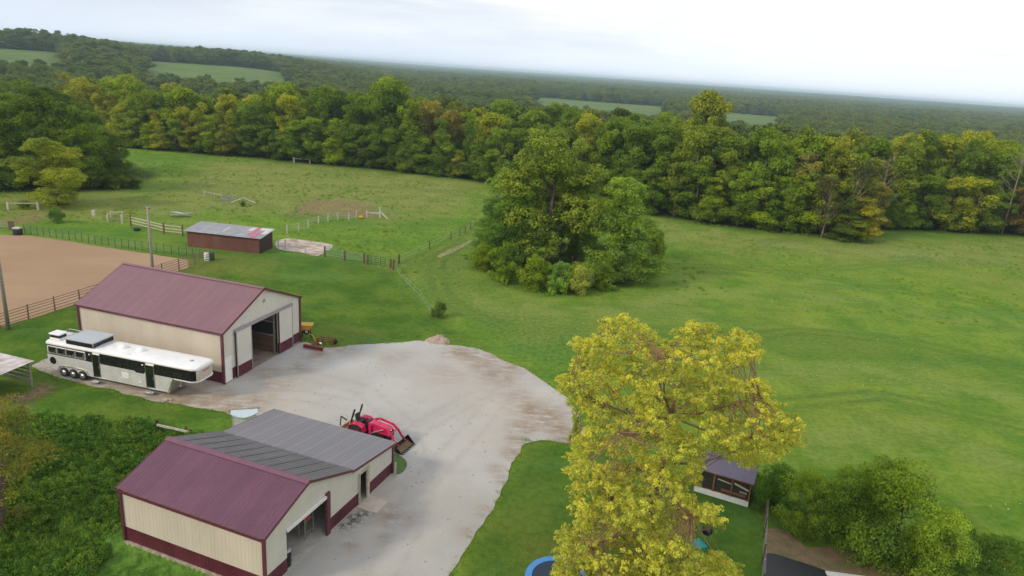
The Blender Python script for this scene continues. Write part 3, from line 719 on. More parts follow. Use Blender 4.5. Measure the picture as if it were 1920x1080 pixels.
# dark lap seams on the upper grey slope: raised standing laps
for k in range(1, 10):
    y = -.12 + k * .9144
    MB().hexa([(XR + .1, y - .012, ZR + .02), (XK + .1, y - .012, ZK - .01), (XK + .1, y + .012, ZK - .01), (XR + .1, y + .012, ZR + .02)],
              [(XR + .1, y - .009, ZR + .045), (XK + .1, y - .009, ZK + .025), (XK + .1, y + .009, ZK + .025), (XR + .1, y + .009, ZR + .045)]).build('lap_seam', M['grey_seam'], b2)
mb = MB()
for sx, dz in ((-1, (ZR - ZE) / XR), (1, (ZR - ZK) / (XK - XR))):
    x = XR + sx * .22
    mb.hexa([(XR, -.15, ZR + .055), (x, -.15, ZR + .055 - .22 * dz), (x, LB + .15, ZR + .055 - .22 * dz), (XR, LB + .15, ZR + .055)],
            [(XR, -.15, ZR + .085), (x, -.15, ZR + .075 - .22 * dz), (x, LB + .15, ZR + .075 - .22 * dz), (XR, LB + .15, ZR + .085)])
mb.build('ridge_cap', mat('near_ridge_steel', (.165, .072, .105), .38, var=.1), b2)
for (xa, za), (xb, zb) in (((XR, ZR), (-.12, ZE - .04)), ((XR, ZR), (XK + .1, ZK - .03)), ((XK + .1, ZK - .1), (XF + .15, ZF - .08))):
    for yy in (-.13, LB + .13): MB().bar((xa, yy, za - .03), (xb, yy, zb - .03), .03, .15).build('rake_trim', M['trim'], b2)
MB().bb((-.15, -.12, ZE - .2), (-.11, LB + .12, ZE - .06)).build('eave_trim', M['trim'], b2)
MB().bb((XF + .11, -.12, ZF - .17), (XF + .15, LB + .12, ZF - .07)).build('eave_trim', M['trim'], b2)
for xx, zt in ((.03, ZE - .06), (XF - .03, ZF - .1)):
    for yy in (.03, LB - .03): MB().bb((xx - .07, yy - .07, S2), (xx + .07, yy + .07, zt)).build('corner_trim', M['trim'], b2)
for y in np.arange(0, LB - .3, 1.5):
    MB().bb((-.05, y + .002, -1.2), (.30, min(y + 1.498, LB), S2 - .002 - .006 * (int(y * 2) % 2))).build('foundation_block', M['found'], b2)
MB().bb((.31, .02, -.4), (XF - .02, LB - .02, .06)).build('barn_floor', M['conc'], b2)
mb = MB(); mb.bb((.10, .12, .0), (.14, LB - .12, ZE - .12)); mb.bb((.14, LB - .14, 0), (XF - .1, LB - .10, ZF - .1)); mb.bb((XF - .14, .12, 0), (XF - .10, LB - .14, ZF - .12))
for (xa, za), (xb, zb) in (((0.0, ZE), (XR, ZR)), ((XR, ZR), (XK, ZK)), ((XK, ZK - .04), (XF, ZF - .02))):
    mb.hexa([(xa, .06, za - .13), (xb, .06, zb - .13), (xb, LB - .06, zb - .13), (xa, LB - .06, za - .13)], [(xa, .06, za - .07), (xb, .06, zb - .07), (xb, LB - .06, zb - .07), (xa, LB - .06, za - .07)])
mb.bb((6.9, .12, .06), (6.96, LB - .14, 2.7))
mb.prism([(XK + .2, ZK - .2), (.2, ZE - .1), (.2, .1), (G0 - .01, .1), (G0 - .01, GZ2), (5.0, GZ2), (5.0, .1), (D0 - .02, .1), (D0 - .02, 2.05), (XK + .4, 2.4)], .09, .12)
mb.build('light_seal_lining', M['barn_ply'], b2)  # lining added inside the sheets to stop light leaking in
MB().bb((G0 - .02, -.07, GZ2 - .06), (G1 + .02, .04, GZ2 + .10)).build('door_header', M['white'], b2)
MB().bb((G1, -.08, .0), (5.12, .06, GZ2 + .22)).build('door_jamb', M['trim'], b2)
mb = MB(); mb.bb((D0 - .07, -.05, 0), (D0, .05, DZ)); mb.bb((D1, -.05, 0), (D1 + .24, .05, DZ + .06)); mb.bb((D0 - .07, -.05, DZ), (D1 - .002, .05, DZ + .06))
dfr = mb.build('door_frame', M['wood_pale'], b2)
dp = MB().bb((D0 - .35, -1.3, -.1), (D1 + .25, .0, .085)).build('concrete_pad', M['conc_pink']); dp.location = (*B2_O, 0); dp.rotation_euler = (0, 0, B2_RZ)
bevel(dp, .02); tag(dp, 'pinkish concrete step slab outside the narrow side door of the low barn', 'slab')
# things seen through the big opening
def local2(x, y, z=0):
    c, s = math.cos(B2_RZ), math.sin(B2_RZ); return (B2_O[0] + x*c - y*s, B2_O[1] + x*s + y*c, z)
bn = thing('trash_barrel', 'black barrel standing just inside the left edge of the wide barn opening', 'barrel', local2(1.98, .42, .06))
MB().lathe((0, 0, 0), [(.26, 0), (.29, .02), (.29, .28), (.30, .30), (.29, .32), (.29, .58), (.30, .60), (.29, .62), (.29, .88), (.27, .9)], 20).build('drum', M['black'], bn, True)
MB().lathe((0, 0, .86), [(.31, 0), (.31, .05), (.28, .09), (.1, .1)], 20).build('rim', M['steel'], bn, True)
sh = thing('gear_shelf', 'storage rack with red, yellow and teal gear at the right of the wide opening', 'shelf', local2(4.35, .95, .06), B2_RZ)
for x in (-.35, .35):
    for y in (-.2, .2): MB().bb((x - .02, y - .02, 0), (x + .02, y + .02, 1.9)).build('upright', M['steel'], sh)
for z in (.35, 1.05, 1.6): MB().bb((-.37, -.22, z), (.37, .22, z + .03)).build('board', M['wood_grey'], sh)
def bin_(name, label, lx, z, mtl, w=.3, h=.3):
    o = thing(name, label, 'bin', local2(4.35 + lx, .9, z), B2_RZ)
    MB().hexa([(-w/2*.85, -.15, 0), (w/2*.85, -.15, 0), (w/2*.85, .15, 0), (-w/2*.85, .15, 0)], [(-w/2, -.18, h), (w/2, -.18, h), (w/2, .18, h), (-w/2, .18, h)]).build('tub', mtl, o)
    MB().bb((-w/2 - .015, -.195, h), (w/2 + .015, .195, h + .03)).build('lid', mtl, o)
bin_('storage_bin', 'red bin in the rack inside the wide barn opening', -.1, 1.14, mat('red_plastic', (.50, .05, .03), .4), .5, .38)
bin_('storage_bin', 'yellow bin in the rack inside the wide barn opening', .12, 1.69, mat('yellow_plastic', (.65, .45, .03), .4), .35, .16)
bin_('storage_bin', 'teal bin at the top of the rack inside the wide opening', -.18, 1.69, mat('teal_bin_plastic', (.02, .28, .30), .4), .24, .3)
# grey post beside the far corner and the little grass island
p = MB().bb((-.05, -.05, -.1), (.05, .05, .95)).build('corner_post', M['wood_pale']); p.location = (*gp(741, 893), 0)
tag(p, 'short pale post at the far corner of the low barn', 'post')
isl = wpoly([(739,893),(738,850),(752,857),(764,868),(760,884)])
mt, nt, bs = nodes_of('island_turf')
c = mixc(nt, ramp(nt, noise_n(nt, 3, 5, .7), .35, .65), (.045, .10, .018), (.09, .16, .03)); nt.links.new(c, bs.inputs['Base Color']); bs.inputs['Roughness'].default_value = .9
isl_o = sheet('grass_island', isl, .07, .25, mt, wob=.1, seed=14, res=.2); tag(isl_o, 'small green grass patch at the low barn corner', None, None, 'structure')

# ---- brown run-in shed
S0, S1p, S2p = gp(352, 464), gp(487, 479), gp(517, 468)
dv = Vector((S1p[0] - S0[0], S1p[1] - S0[1])).normalized(); RZS = math.atan2(dv.y, dv.x)
LS, WS, zf, zr = 9.87, 3.5, 2.28, 2.66
shed = thing('run_in_shed', 'long brown steel run-in shed with grey patched roof beside the arena', 'shed', (S0[0], S0[1], 0), RZS)
sn_, cn_ = math.sin(RZS), math.cos(RZS)
panels(shed, 'siding_panel', 0, LS, K(-.05), K(zf - .12), lambda u, z, n: (u, -n, z), M['brown_metal'], w=1.2, rh=.02)
panels(shed, 'side_panel', 0, WS, K(-.05), lambda u: zf + (zr - zf) * u / WS - .12, lambda u, z, n: (LS + n, u, z), M['dark_brown_and_shade'], w=1.2)  # right side: its shade is put into this darker brown
panels(shed, 'side_panel', 0, WS, K(-.05), lambda u: zf + (zr - zf) * u / WS - .12, lambda u, z, n: (-n, u, z), M['brown_metal'], w=1.2)
MB().bb((.05, WS * .55, 0), (LS - .05, WS * .55 + .04, zf)).build('back_wall', M['wood_brown'], shed)
for k in range(5): MB().bb((k * LS / 4 - .06 + (.06 if k == 0 else -.06 if k == 4 else 0), WS - .12, 0), (k * LS / 4 + .06 + (.06 if k == 0 else -.06 if k == 4 else 0), WS, zr - .1)).build('post', M['wood_grey'], shed)
dz = (zr - zf) / WS
for k in range(8):
    x = .35 + k * (LS - .7) / 7
    MB().bar((x, -.28, zf - .10 - .28 * dz), (x, WS + .2, zr - .10 + .2 * dz), .05, .12).build('rafter', M['wood_brown'], shed)
for k in range(7):
    x = .42 + k * (LS - .7) / 7
    MB().bb((x + .0, -.045, zf - .13), (x + (LS - .7) / 7 - .14, -.02, zf - .015)).build('eave_board', M['wood_pale'], shed)
PRS = lambda u, s, n: (u, -.35 + s, zf - .35 * dz + s * dz + n)
nP = 12; pw = (LS + .7) / nP
for k in range(nP):
    u0 = -.35 + k * pw
    link('roof_sheet', rib_panel('roof_sheet', u0 + .003, u0 + pw - .003, K(0), K(WS + .6), PRS, M['shed_roof'], pitch=.152, rh=.014), shed)
def patch(u0, u1, s0, s1, mtl, label):
    o = link('roof_patch', rib_panel('roof_patch', u0, u1, K(s0), K(s1), lambda u, s, n: (u, -.35 + s, zf - .35 * dz + s * dz + .022 + n), mtl, pitch=.152, rh=.014), shed); o['label'] = label
patch(7.9, 8.45, .9, 4.0, M['patch_red'], 'faded red roof patch')
patch(8.75, 9.35, .15, 2.0, M['patch_red'], 'faded red lower roof patch')
patch(7.95, 8.73, .5, .85, M['patch_blue'], 'blue grey roof patch'); patch(8.47, 9.0, 2.05, 2.9, M['patch_blue'], 'blue grey roof patch')
patch(7.2, 7.88, 2.5, 3.6, M['patch_white'], 'white roof patch'); patch(8.47, 10.05, 3.0, 3.95, M['patch_white'], 'white upper roof patch'); patch(9.4, 10.1, 1.7, 2.95, M['patch_white'], 'white right roof patch')
patch(4.4, 4.55, 1.1, 3.0, M['patch_white'], 'pale streak')

# ---- open lean-to at the left edge
T = Vector((-34.31, 47.08)); lt = thing('lean_to', 'open wooden lean-to with pale rusty roof near the trailer tail', 'lean-to', (T.x, T.y, 0), B1_RZ)
Zl = 2.0; LX, LY = 5.2, 4.6        # roof runs to -x (towards the camera) and +y
for k in range(6):
    a = .0 + k * LY / 6
    link('roof_sheet', rib_panel('roof_sheet', a, a + LY / 6 - .004, K(0), K(LX), lambda u, s, n: (-s, u, Zl + .02 - s * .03 + n), mat('lean_to_roofing_%d' % k, (.60, .58, .57), .5, col2=(.36, .27, .25), scale=.9), pitch=.152, rh=.015), lt)
for (x, y) in ((-.25, .25), (-.25, LY - .25), (-LX + .3, .25), (-LX + .3, LY - .25)):
    MB().bb((x - .07, y - .07, -.1), (x + .07, y + .07, Zl - .12)).build('post', M['wood_grey'], lt)
for i in range(5):
    MB().bb((-.24, .35, .35 + i * .32), (-.20, LY - .35, .53 + i * .32)).build('slat', M['wood_grey'], lt)
for y in (.2, LY - .2): MB().bb((-LX + .1, y - .03, Zl - .16), (-.05, y + .03, Zl - .04)).build('beam', M['wood_grey'], lt)
for i in range(4): MB().bb((-1.7, LY - .27, .3 + i * .36), (-LX + .4, LY - .23, .5 + i * .36)).build('slat', M['wood_grey'], lt)

# ------------------------------------------------------------------ horse trailer
TRZ = math.atan2(-.24, .97)
tr = thing('horse_trailer', 'long silver and black gooseneck horse trailer with white roof beside the tall barn', 'trailer', (-32.66, 48.79, 0), TRZ)
TW = 2.2
mb = MB()                                             # main body: side profile extruded across
prof = [(-2.25, .42), (8.42, .38), (8.95, 1.56), (8.95, 2.47), (-2.25, 2.47)]
mb.prism(prof, .03, TW - .03, 'y')
bd = mb.build('body', M['alu'], tr)
mb = MB()                                             # horizontal extrusions of the lower side
for i in range(10):
    z0 = .44 + i * .122; x1 = 8.42 + (z0 - .38) * .45
    for xa, xb in ((-2.25, 1.90), (2.56, 6.58), (7.34, x1 - .05)):
        mb.bb((xa, -.016, z0 + .014), (xb, .028, z0 + .108))
mb.build('side_slats', M['alu'], tr)
mb = MB()                                             # neck
plan = [(8.96, .03), (10.45, .03), (10.72, .22), (10.86, .5), (10.86, TW - .5), (10.72, TW - .22), (10.45, TW - .03), (8.96, TW - .03)]
mb.prism(plan, 1.60, 2.47, 'z'); mb.build('neck', M['alu'], tr)
mb = MB(); big = [(p[0] + (.03 if p[0] > 9 else 0), p[1]) for p in plan]
mb.prism([(8.97, 0), (10.47, 0), (10.76, .2), (10.90, .5), (10.90, TW - .5), (10.76, TW - .2), (10.47, TW), (8.97, TW)], 1.52, 1.62, 'z')
mb.build('neck_rail', M['white'], tr)
# black upper band with its lower edge running down to the nose
mb = MB(); mb.bb((1.32, -.018, 1.63), (1.88, .027, 2.44)); mb.bb((2.60, -.018, 1.63), (6.56, .027, 2.44)); mb.bb((7.36, -.018, 1.63), (8.95, .027, 2.44)); mb.bb((8.951, -.018, 1.64), (10.44, .027, 2.44))
mb.hexa([(10.44, -.018, 1.64), (10.745, .195, 1.64), (10.72, .25, 1.64), (10.44, .03, 1.64)], [(10.44, -.018, 2.44), (10.745, .195, 2.44), (10.72, .25, 2.44), (10.44, .03, 2.44)])
mb.build('black_band', M['black'], tr)
MB().hexa([(10.746, .196, 1.64), (10.885, .49, 1.64), (10.86, .5, 1.64), (10.73, .22, 1.64)], [(10.746, .196, 2.44), (10.885, .49, 2.44), (10.86, .5, 2.44), (10.73, .22, 2.44)]).build('nose_corner', M['chrome'], tr)
MB().bb((10.861, .5, 1.66), (10.885, TW - .5, 2.42)).build('nose_panel', mat('beige_nose_panel', (.50, .42, .36), .4, var=.08), tr)
MB().bb((10.886, .75, 2.2), (10.89, TW - .75, 2.27)).build('nose_stripe', M['dark_red'], tr)
# roof: cambered white sheet with rounded edge
mb = MB(); prof = [(0, 2.45), (-.02, 2.53), (.03, 2.62), (.14, 2.68), (.5, 2.72), (TW/2, 2.735), (TW-.5, 2.72), (TW-.14, 2.68), (TW-.03, 2.62), (TW+.02, 2.53), (TW, 2.45)]
xs = [-2.30, -2.27, 10.1, 10.5, 10.78, 10.92]; sc_ = [.97, 1, 1, .97, .86, .70]; dzs = [.02, 0, 0, .0, .01, .045]
b = []
for x, s_, dd in zip(xs, sc_, dzs): b.append([(x, TW/2 + (y - TW/2) * s_, z - (dd if z > 2.6 else 0)) for y, z in prof])
n = len(prof); mb.add([p for r_ in b for p in r_], [(i*n+k, i*n+k+1, (i+1)*n+k+1, (i+1)*n+k) for i in range(len(b)-1) for k in range(n-1)] + [tuple(range(n)), tuple((len(b)-1)*n + k for k in range(n))[::-1]])
mb.build('roof', M['white_roof'], tr, True)
# stock windows
for k in range(4):
    x = -2.10 + k * .84
    f = MB(); f.bb((x, -.03, 1.78), (x + .76, .029, 1.83)); f.bb((x, -.03, 2.24), (x + .76, .029, 2.29)); f.bb((x, -.03, 1.83), (x + .05, .029, 2.24)); f.bb((x + .71, -.03, 1.83), (x + .76, .029, 2.24))
    fo = f.build('window', M['chrome'], tr)
    MB().bb((x + .05, -.012, 1.83), (x + .71, .028, 2.24)).build('pane', M['glass'], fo)
    MB().add([(x + .55, -.032, 1.84), (x + .71, -.032, 1.95), (x + .71, -.032, 2.1), (x + .62, -.032, 2.03), (x+.55, -.02, 1.84), (x+.71, -.02, 1.95), (x+.71, -.02, 2.1), (x+.62, -.02, 2.03)], [(0,1,2,3),(4,5,6,7),(0,1,5,4),(3,2,6,7)]).build('window_bar', M['chrome'], fo)
for z in (1.66, 2.36): MB().bb((-2.25, -.012, z), (1.31, .029, z + .055)).build('pinstripe', M['black'], tr)
MB().lathe((-1.78, -.012, 1.15), [(.29, -.01), (.29, .03)], 24, 'y').build('round_vent', M['black'], tr)
def tdoor(x0, x1, z0, z1):
    d = MB().bb((x0 + .05, -.02, z0 + .04), (x1 - .05, .02, z1 - .05)).build('door', M['black'], tr)
    f = MB(); f.bb((x0, -.045, z0), (x0 + .05, .03, z1)); f.bb((x1 - .05, -.045, z0), (x1, .03, z1)); f.bb((x0 + .05, -.045, z1 - .05), (x1 - .05, .03, z1)); f.bb((x0 + .05, -.045, z0), (x1 - .05, .03, z0 + .03))
    f.build('door_frame', M['chrome'], d)
    MB().bb((x0 + .12, -.028, z1 - .75), (x1 - .12, -.019, z1 - .2)).build('door_window', M['glass'], d)
    MB().bb((x1 - .13, -.06, z0 + .75), (x1 - .07, -.021, z0 + .85)).build('handle', M['chrome'], d)
    MB().bb((x0 + .02, -.42, z0 - .28), (x1 - .02, -.03, z0 - .23)).build('step', M['steel'], tr)
    MB().bb((x0 - .26, -.07, z1 - .12), (x0 - .14, -.02, z1 - .04)).build('porch_light', M['white'], tr)
tdoor(1.90, 2.56, .50, 2.33); tdoor(6.58, 7.34, .50, 2.31)
for xa, xb, za, zb in ((5.80, 6.40, 1.62, 1.86), (8.95, 9.75, 1.84, 2.10)):
    w_ = MB().bb((xa, -.028, za), (xb, -.017, zb)).build('window', M['rubber'], tr)
    MB().bb((xa + .05, -.034, za + .04), (xb - .05, -.027, zb - .04)).build('pane', M['glass'], w_)
MB().prism([(5.60, 1.64), (6.5, 1.64), (6.4, 1.52), (5.75, 1.52)], -.017, .02, 'y').build('band_drop', M['black'], tr)
MB().bb((4.45, -.02, .90), (5.05, -.011, 1.36)).build('bay_door', M['white'], tr)
MB().prism([(5.9, .74), (6.18, .74), (6.16, .9), (6.05, .92), (6.02, 1.02), (5.93, 1.04)], -.02, -.011, 'y').build('decal', M['white'], tr)
for x in (3.0, 3.2, 3.4, 4.9, 6.3, 7.6, 7.85, 8.1, -1.9, -1.6, -1.3):
    MB().bb((x, -.03, .47), (x + .09, -.010, .52)).build('marker_light', M['patch_white'], tr)
for y in (0, TW):
    for x in (-.79, .06, .91):
        sg = -1 if y == 0 else 1
        w_ = MB().lathe((x, y + (-.13 if y == 0 else -.09), .39), [(.22, 0), (.34, .0), (.375, .04), (.375, .18), (.34, .22), (.22, .22)], 26, 'y').build('wheel', M['rubber'], tr, False)
        MB().lathe((x, y + (-.14 if y == 0 else .13), .39), [(.215, -.005), (.2, .02), (.1, .035), (.05, -.015), (.02, -.02)] if y == 0 else [(.215, .025), (.05, .02)], 20, 'y').build('rim', M['chrome'], w_, True)
fp = [(-1.32, .50), (-1.22, .76), (-.95, .88), (.15, .90), (1.08, .88), (1.36, .74), (1.50, .48)]
mb = MB()
for (xa, za), (xb, zb) in zip(fp[:-1], fp[1:]): mb.bar((xa, -.03, za), (xb, -.03, zb), .10, .03)
mb.build('fender', M['chrome'], tr)
MB().bb((-1.25, .0, .40), (1.4, .028, .80)).build('wheel_well', M['rubber'], tr)
# gooseneck front plate, coupler, jack
MB().hexa([(8.43, .02, .36), (8.50, .02, .36), (8.50, TW - .02, .36), (8.43, TW - .02, .36)], [(8.98, .02, 1.55), (9.03, .02, 1.55), (9.03, TW - .02, 1.55), (8.98, TW - .02, 1.55)]).build('front_plate', M['chrome'], tr)
MB().hexa([(8.36, -.03, .36), (8.48, -.03, .36), (8.48, .02, .36), (8.36, .02, .36)], [(8.88, -.03, 1.56), (9.0, -.03, 1.56), (9.0, .02, 1.56), (8.88, .02, 1.56)]).build('corner_trim', M['chrome'], tr)
MB().tube([(10.3, TW/2, 1.55), (10.3, TW/2, .95)], .06, 8).tube([(10.3, TW/2, .95), (10.3, TW/2, .86)], .10, 8).build('coupler', M['steel'], tr)
for y in (.35, TW - .35):
    MB().tube([(9.25, y, 1.6), (9.25, y, .95)], .045, 8).bb((9.15, y - .09, .90), (9.35, y + .09, .95)).build('landing_leg', M['steel'], tr)
# roof pod, air conditioners and vents
pod = MB(); pod.bb((-.45, .12, 2.70), (1.95, 2.08, 3.05)); pod.build('pod_side', M['black'], tr)
bevel(MB().bb((-.53, .04, 3.05), (2.04, 2.15, 3.16)).build('pod_lid', M['grey_metal'], tr), .03)
for x in (-.47, 1.93): MB().bb((x, .095, 2.72), (x + .06, .125, 3.05)).build('pod_trim', M['chrome'], tr)
ac = MB().bb((-2.14, .36, 2.86), (-1.32, 1.0, 3.10)).build('air_conditioner', M['black'], tr)
bevel(MB().bb((-2.24, .28, 3.10), (-1.24, 1.08, 3.21)).build('lid', M['white_roof'], ac), .03)
bevel(MB().bb((-2.2, .3, 2.70), (-1.26, 1.06, 2.86)).build('curb', M['white_roof'], ac), .03)
mb = MB()
for (a, b_) in (((-1.1, 1.3, 2.95), (-.5, 1.3, 2.95)), ((-1.1, 2.0, 2.95), (-.5, 2.0, 2.95)), ((-1.1, 1.3, 2.95), (-1.1, 1.3, 2.72)), ((-1.1, 2.0, 2.95), (-1.1, 2.0, 2.72)), ((-1.1, 1.3, 2.95), (-1.1, 2.0, 2.95)), ((-2.2, 1.5, 2.92), (-1.1, 1.5, 2.92)), ((-2.2, 2.1, 2.92), (-1.1, 2.1, 2.92)), ((-2.2, 1.5, 2.92), (-2.2, 2.1, 2.92)), ((-2.2, 1.5, 2.92), (-2.2, 1.5, 2.7)), ((-2.2, 2.1, 2.92), (-2.2, 2.1, 2.7))): mb.tube([a, b_], .018, 6)
mb.build('roof_rack', M['steel'], tr)
for (x, y, r_) in ((3.72, 1.05, .30), (5.25, 1.10, .30)):
    mb = MB(); mb.lathe((0, 0, 2.70), [(r_ + .05, 0), (r_ + .05, .06), (r_, .10), (r_ * .9, .2), (r_ * .6, .26), (.05, .28)], 18)
    o = mb.build('roof_vent', M['white_roof'], tr, True); o.location = (x, y, 0); o.scale = (1.15, .9, 1)
bevel(MB().bb((4.5, .18, 2.66), (5.05, .42, 2.76)).build('roof_vent', M['white_roof'], tr), .03)
MB().lathe((9.75, 1.05, 2.70), [(.16, 0), (.16, .05), (.04, .09)], 14).build('roof_vent', M['steel'], tr, True)
# chock blocks by the neck
for i, (x, y, a) in enumerate(((8.55, -.55, .3), (8.85, -.40, -.4), (8.7, -.75, 1.0))):
    c_, s_ = math.cos(TRZ), math.sin(TRZ)
    o = MB().box((0, 0, .09), (.36, .14, .12)).build('timber_block', M['wood_pale']); o.location = (-32.66 + x*c_ - y*s_, 48.79 + x*s_ + y*c_, 0); o.rotation_euler = (0, 0, a)
    tag(o, 'short pale timber block on the dirt below the trailer neck', 'block', 'timber blocks under the trailer neck')

# ------------------------------------------------------------------ tractor with loader
h_ = math.atan2(-.37, .93)
tk = thing('tractor', 'crimson compact tractor with front loader parked behind the low barn', 'tractor', (-6.4, 41.9, .035), h_)
def whl(x, y, r_, w_, name='wheel'):
    o = MB().lathe((x, y - w_/2, r_), [(r_*.55, .01), (r_*.9, 0), (r_, w_*.18), (r_, w_*.82), (r_*.9, w_), (r_*.55, w_ - .01)], 28, 'y').build(name, M['rubber'], tk)
    lug = MB()
    for k in range(18):
        for s_ in (-1, 1):
            a = 2*math.pi*(k + (.5 if s_ > 0 else 0))/18
            lug.bar((x + math.cos(a)*r_*1.0, y, r_ + math.sin(a)*r_*1.0), (x + math.cos(a+.16)*r_*.98, y + s_*w_*.46, r_ + math.sin(a+.16)*r_*.98), .05, .045)
    lug.build('tread', M['rubber'], o)
    MB().lathe((x, y - w_/2 + .01, r_), [(r_*.54, .0), (r_*.5, .05), (r_*.2, .07), (.03, .02)], 18, 'y').build('rim', M['red_paint'], o, True)
    MB().lathe((x, y + w_/2 - .08, r_), [(r_*.2, .0), (r_*.5, .05), (r_*.54, .07)], 18, 'y').build('rim', M['red_paint'], o, True)
for s_ in (-1, 1):
    whl(-3.38, s_ * .56, .56, .34); whl(-1.55, s_ * .50, .34, .24)
    # wide fender over the rear wheel
    mb = MB(); pts = [(-3.98, .78), (-3.88, 1.04), (-3.62, 1.20), (-3.15, 1.22), (-2.86, 1.06), (-2.72, .75)]
    for (xa, za), (xb, zb) in zip(pts[:-1], pts[1:]): mb.bar((xa, s_*.56, za), (xb, s_*.56, zb), .42, .045)
    mb.bb((-3.75, s_*.35 - .02, .7), (-2.9, s_*.35 + .02, 1.18))
    mb.build('fender', M['red_paint'], tk)
mb = MB(); mb.bb((-3.75, -.18, .42), (-1.2, .18, .72)); mb.bb((-3.7, -.25, .5), (-2.7, .25, .95)); mb.bb((-1.75, -.5, .30), (-1.40, .5, .42)); mb.build('chassis', M['black'], tk)
mb = MB(); mb.prism([(-2.72, .72), (-.98, .68), (-.95, 1.08), (-1.05, 1.20), (-1.4, 1.27), (-2.3, 1.36), (-2.62, 1.34), (-2.72, 1.15)], -.27, .27, 'y')
bevel(mb.build('hood', M['red_paint'], tk), .06, 3)
MB().bb((-.955, -.21, .70), (-.93, .21, 1.12)).build('grille', M['black'], tk)
for s_ in (-1, 1): MB().bb((-.95, s_*.16 - .05, 1.12), (-.92, s_*.16 + .05, 1.18)).build('headlight', M['white'], tk)
MB().bb((-2.85, -.3, .95), (-2.66, .3, 1.38)).build('dashboard', M['black'], tk)
MB().lathe((-2.95, 0, 1.50), [(.19, 0), (.20, .02), (.19, .04)], 18, cap=False).tube([(-2.95, 0, 1.52), (-2.78, 0, 1.3)], .02, 6).tube([(-2.95, -.19, 1.52), (-2.95, .19, 1.52)], .014, 6).build('steering_wheel', M['rubber'], tk)
bevel(MB().bb((-3.62, -.24, 1.10), (-3.2, .24, 1.22)).hexa([(-3.68, -.24, 1.2), (-3.58, -.24, 1.2), (-3.58, .24, 1.2), (-3.68, .24, 1.2)], [(-3.80, -.22, 1.62), (-3.70, -.22, 1.62), (-3.70, .22, 1.62), (-3.80, .22, 1.62)]).build('seat', M['rubber'], tk), .03)
MB().bb((-3.2, -.5, .55), (-2.55, .5, .60)).build('footboard', M['black'], tk)
for s_ in (-1, 1): MB().bar((-3.95, s_*.46, .9), (-3.78, s_*.46, 1.6), .10, .07, (1,0,0)).bar((-3.78, s_*.46, 1.55), (-3.62, s_*.44, 2.12), .13, .08, (1,0,0)).build('rollbar_post', M['black'], tk)
MB().tube([(-2.05, .2, 1.2), (-2.05, .2, 1.72)], .035, 8).build('exhaust', M['steel'], tk)
for s_ in (-1, 1):
    MB().bar((-2.45, s_*.36, .55), (-2.45, s_*.36, 1.42), .09, .16, (1,0,0)).build('loader_mast', M['red_paint'], tk)
    mb = MB(); arm = [(-2.5, 1.34), (-2.1, 1.42), (-1.15, 1.28), (-.78, 1.02), (-.22, .30)]
    for (xa, za), (xb, zb) in zip(arm[:-1], arm[1:]): mb.bar((xa, s_*.44, za), (xb, s_*.44, zb), .08, .15)
    mb.build('loader_arm', M['red_paint'], tk)
    MB().tube([(-1.0, s_*.44, 1.05), (-.28, s_*.44, .62)], .032, 8).tube([(-2.3, s_*.36, .7), (-1.3, s_*.42, 1.25)], .035, 8).build('cylinder', M['steel'], tk)
MB().tube([(-.75, -.44, 1.1), (-.75, .44, 1.1)], .04, 8).build('cross_tube', M['red_paint'], tk)
prof_b = [(-.22, .60), (-.30, .35), (-.24, .12), (-.05, .03), (.30, .03)]
mb = MB()
for (xa, za), (xb, zb) in zip(prof_b[:-1], prof_b[1:]): mb.hexa([(xa, -.82, za), (xa, .82, za), (xb, .82, zb), (xb, -.82, zb)], [(xa+.03, -.82, za+.03), (xa+.03, .82, za+.03), (xb+.02, .82, zb+.03), (xb+.02, -.82, zb+.03)])
for s_ in (-1, 1): mb.prism([(-.24, .62), (-.30, .35), (-.24, .12), (-.05, .03), (.30, .03), (.26, .10)], s_*.82 - .015, s_*.82 + .015, 'y')
mb.build('bucket', M['black'], tk)
MB().hexa([(-.20, -.78, .09), (.22, -.78, .07), (.22, .78, .07), (-.20, .78, .09)], [(-.22, -.78, .25), (.05, -.7, .13), (.05, .7, .13), (-.22, .78, .25)]).build('bucket_soil', M['bucket_dirt'], tk)
for k in range(7): MB().hexa([(.27, -.76 + k*.245, .02), (.27, -.70 + k*.245, .02), (.45, -.71 + k*.245, .02), (.45, -.75 + k*.245, .02)], [(.27, -.76 + k*.245, .07), (.27, -.70 + k*.245, .07), (.45, -.71 + k*.245, .035), (.45, -.75 + k*.245, .035)]).build('tooth', M['black'], tk)
# rear mounted rake / box scraper
ri = thing('box_scraper', 'tan scraper implement hitched behind the crimson tractor', 'implement', (-6.4, 41.9, .035), h_)
mb = MB(); mb.bb((-4.75, -.75, .1), (-4.70, .75, .55)); mb.bb((-4.75, -.78, .1), (-4.1, -.74, .55)); mb.bb((-4.75, .74, .1), (-4.1, .78, .55)); mb.build('box', M['tan_paint'], ri)
MB().bar((-4.2, -.72, .58), (-4.2, .72, .58), .10, .10).bar((-4.2, -.3, .6), (-4.15, 0, 1.05), .07, .07).bar((-4.2, .3, .6), (-4.15, 0, 1.05), .07, .07).bar((-4.15, 0, 1.02), (-4.72, .0, .55), .06, .06).build('hitch_frame', M['tan_paint'], ri)
for k in range(5): MB().bar((-4.3, -.6 + k*.3, .7), (-4.36, -.6 + k*.3, .08), .035, .07).build('shank', M['rust'], ri)
MB().bar((-4.7, .2, .75), (-5.25, .3, .85), .06, .08).bar((-5.25, .3, .88), (-5.35, .32, .1), .06, .06).build('stand', M['black'], ri)
MB().bar((-4.0, -.3, .5), (-4.2, -.4, .5), .05, .05).bar((-4.0, .3, .5), (-4.2, .4, .5), .05, .05).build('link_arm', M['black'], ri)

